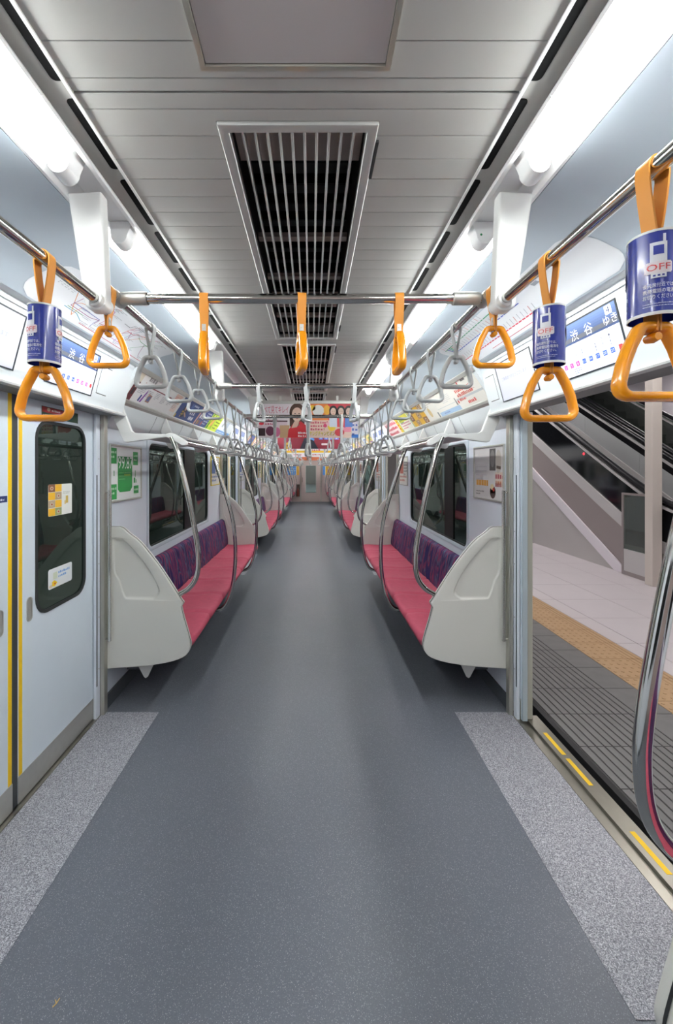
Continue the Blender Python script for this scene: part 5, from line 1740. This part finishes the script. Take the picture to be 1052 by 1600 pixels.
# ------------------------------------------------------------------ escalators
SL = math.tan(math.radians(30))
EY = 6.38
def base(y): return PZ + SL * (y - EY)
def flatten(o, zmin, ylist):
    """height over the sloping base line, easing into the level landing"""
    out = []
    for y in ylist:
        z = base(y) + o
        d = z - zmin
        out.append((y, zmin + (d + math.sqrt(d * d + 0.03)) / 2 if True else z))
    return out
YL = [4.4 + 0.2 * i for i in range(0, 11)] + [6.7, 7.2, 8, 10, 12.5, 15]
def band(x0, x1, o0, o1, z0, z1, ylist=None):
    yl = ylist or YL
    lo, hi = flatten(o0, z0, yl), flatten(o1, z1, yl)
    return MB().prism(lo + hi[::-1], x0, x1, 'x')
def escalator(x, wd, label, near, pane=None):
    r = empty('escalator', (x, EY, PZ), label, 'escalator', 'escalators rising from the platform')
    for q, xx in enumerate((x, x + wd)):
        d = 0.06
        band(xx, xx + d, 0.73, 0.93, 0.36, 0.50).build('ledge', ESCS, r)
        band(xx + 0.01, xx + 0.05, 0.02, 0.73, PZ - 0.02, 0.359).build('skirt_panel', ESCB, r)
        if q == 0 or not near:
            band(xx + 0.024, xx + 0.036, 0.93, 1.50, 0.50, 0.98).build('balustrade_glass', pane or ESCG, r)
        else:
            yy = 4.4
            band(xx + 0.024, xx + 0.036, 1.30, 1.52, 0.80, 0.98).build('balustrade_glass', ESCG, r)
            for i in range(7):
                ya = 4.4 + 1.45 * i
                band(xx + 0.02, xx + 0.04, 0.93, 1.30, 0.50, 0.80, [ya + 0.004, ya + 0.4, ya + 0.8, ya + 1.1, ya + 1.446]).build('balustrade_panel', ESCP, r)
        h = [Vector((xx + 0.03, y, z)) for y, z in flatten(1.56, 1.0, YL)]
        MB().tube(h, 0.04, 12, flat=0.04, up=(0, 0, 1)).build('handrail', ESCH, r)
        band(xx + 0.0, xx + 0.06, 1.435, 1.475, 0.90, 0.93).build('handrail_track', ESCS, r)
    stm = MB().prism([(0, -0.25), (0, 0), (0.40, 0), (0.40, -0.02), (0.34, -0.25)], x + 0.07, x + wd - 0.01, 'x').mesh('step', ESCG, org(r))
    for i in range(16):
        piece(stm, 'step', r, (0, EY - 0.5 + 0.40 * i + EY - EY, base(EY - 0.1 + 0.40 * i) + 0.30 + 0.03 - 0.0))
    return r
e1 = escalator(4.73, 1.07, 'nearer escalator with dark glass sides rising beyond the platform', True)
yl = [EY - 0.02, 7, 8, 10, 12, 15]
band(4.715, 4.728, 0.02, 0.262, PZ + 0.0, PZ + 0.0, [6.35, 6.5, 7, 8, 10, 12.5, 15]) if False else None
MB().prism([(6.38, PZ), (6.05, PZ + 0.005), (15, base(15) + 0.27), (15, base(15))], 4.70, 4.729, 'x').build('stringer', ESCW, e1, bevel=0.003, seg=1)
MB().prism([(6.39, PZ), (15, base(15) - 0.004), (15, PZ)], 4.72, 4.729, 'x').build('under_panel', STWALL, e1)
MB().prism([(15.0, PZ), (15.0, base(15) + 1.2), (15.2, base(15) + 1.2), (15.2, PZ)], 4.74, 5.8, 'x').build('end_plate', STWALL, e1)
MB().lathe([(0.0, -0.004), (0.02, -0.003), (0.022, 0.0)], (4.752, 7.17, 1.795), 12, axis='x').build('indicator', emit('red_light', (255, 30, 40), 6.0), e1)
e2 = escalator(5.98, 1.1, 'farther escalator running parallel behind the nearer one', False, GLASSC)
tag(MB().box(4.555, 4.685, 5.485, 5.615, PZ, 5.99).build('platform_post', STPOST, bevel=0.006, origin=(4.62, 5.55, PZ)), 'slim pale square post standing in front of the escalator foot', 'post')
gd = empty('guard_screen', (4.68, 5.9, PZ), 'low dark glass guard screen in a frame beside the escalator foot', 'guard screen')
MB().plate([(5.63, PZ), (6.18, PZ), (6.18, 1.18), (5.63, 1.18)], [[(5.66, PZ + 0.06), (6.145, PZ + 0.06), (6.145, 1.15), (5.66, 1.15)]], 4.665, 4.69, 'x').build('frame', ESCB, gd)
MB().box(4.674, 4.681, 5.655, 6.15, PZ + 0.38, 1.155).build('pane', GLASSC, gd)
MB().box(4.672, 4.683, 5.655, 6.15, PZ + 0.05, PZ + 0.38).build('lower_panel', ESCS, gd)
# white station wall with a dark direction board behind the escalators
tag(MB().box(8.8, 8.95, 3.0, 20.0, PZ, 5.9).build('wall_station_upper', M('station_white', (206, 200, 208), 0.5)), kind='structure')
sg = empty('direction_board', (8.79, 10.9, 2.95), 'dark line of signage on the white wall behind the escalators', 'sign')
MB().box(8.775, 8.799, 10.3, 11.6, 2.93, 2.97).build('bar', BLACKG, sg)
MB().box(8.76, 8.799, 10.75, 11.1, 2.97, 3.14).build('sign_box', BLACKG, sg)
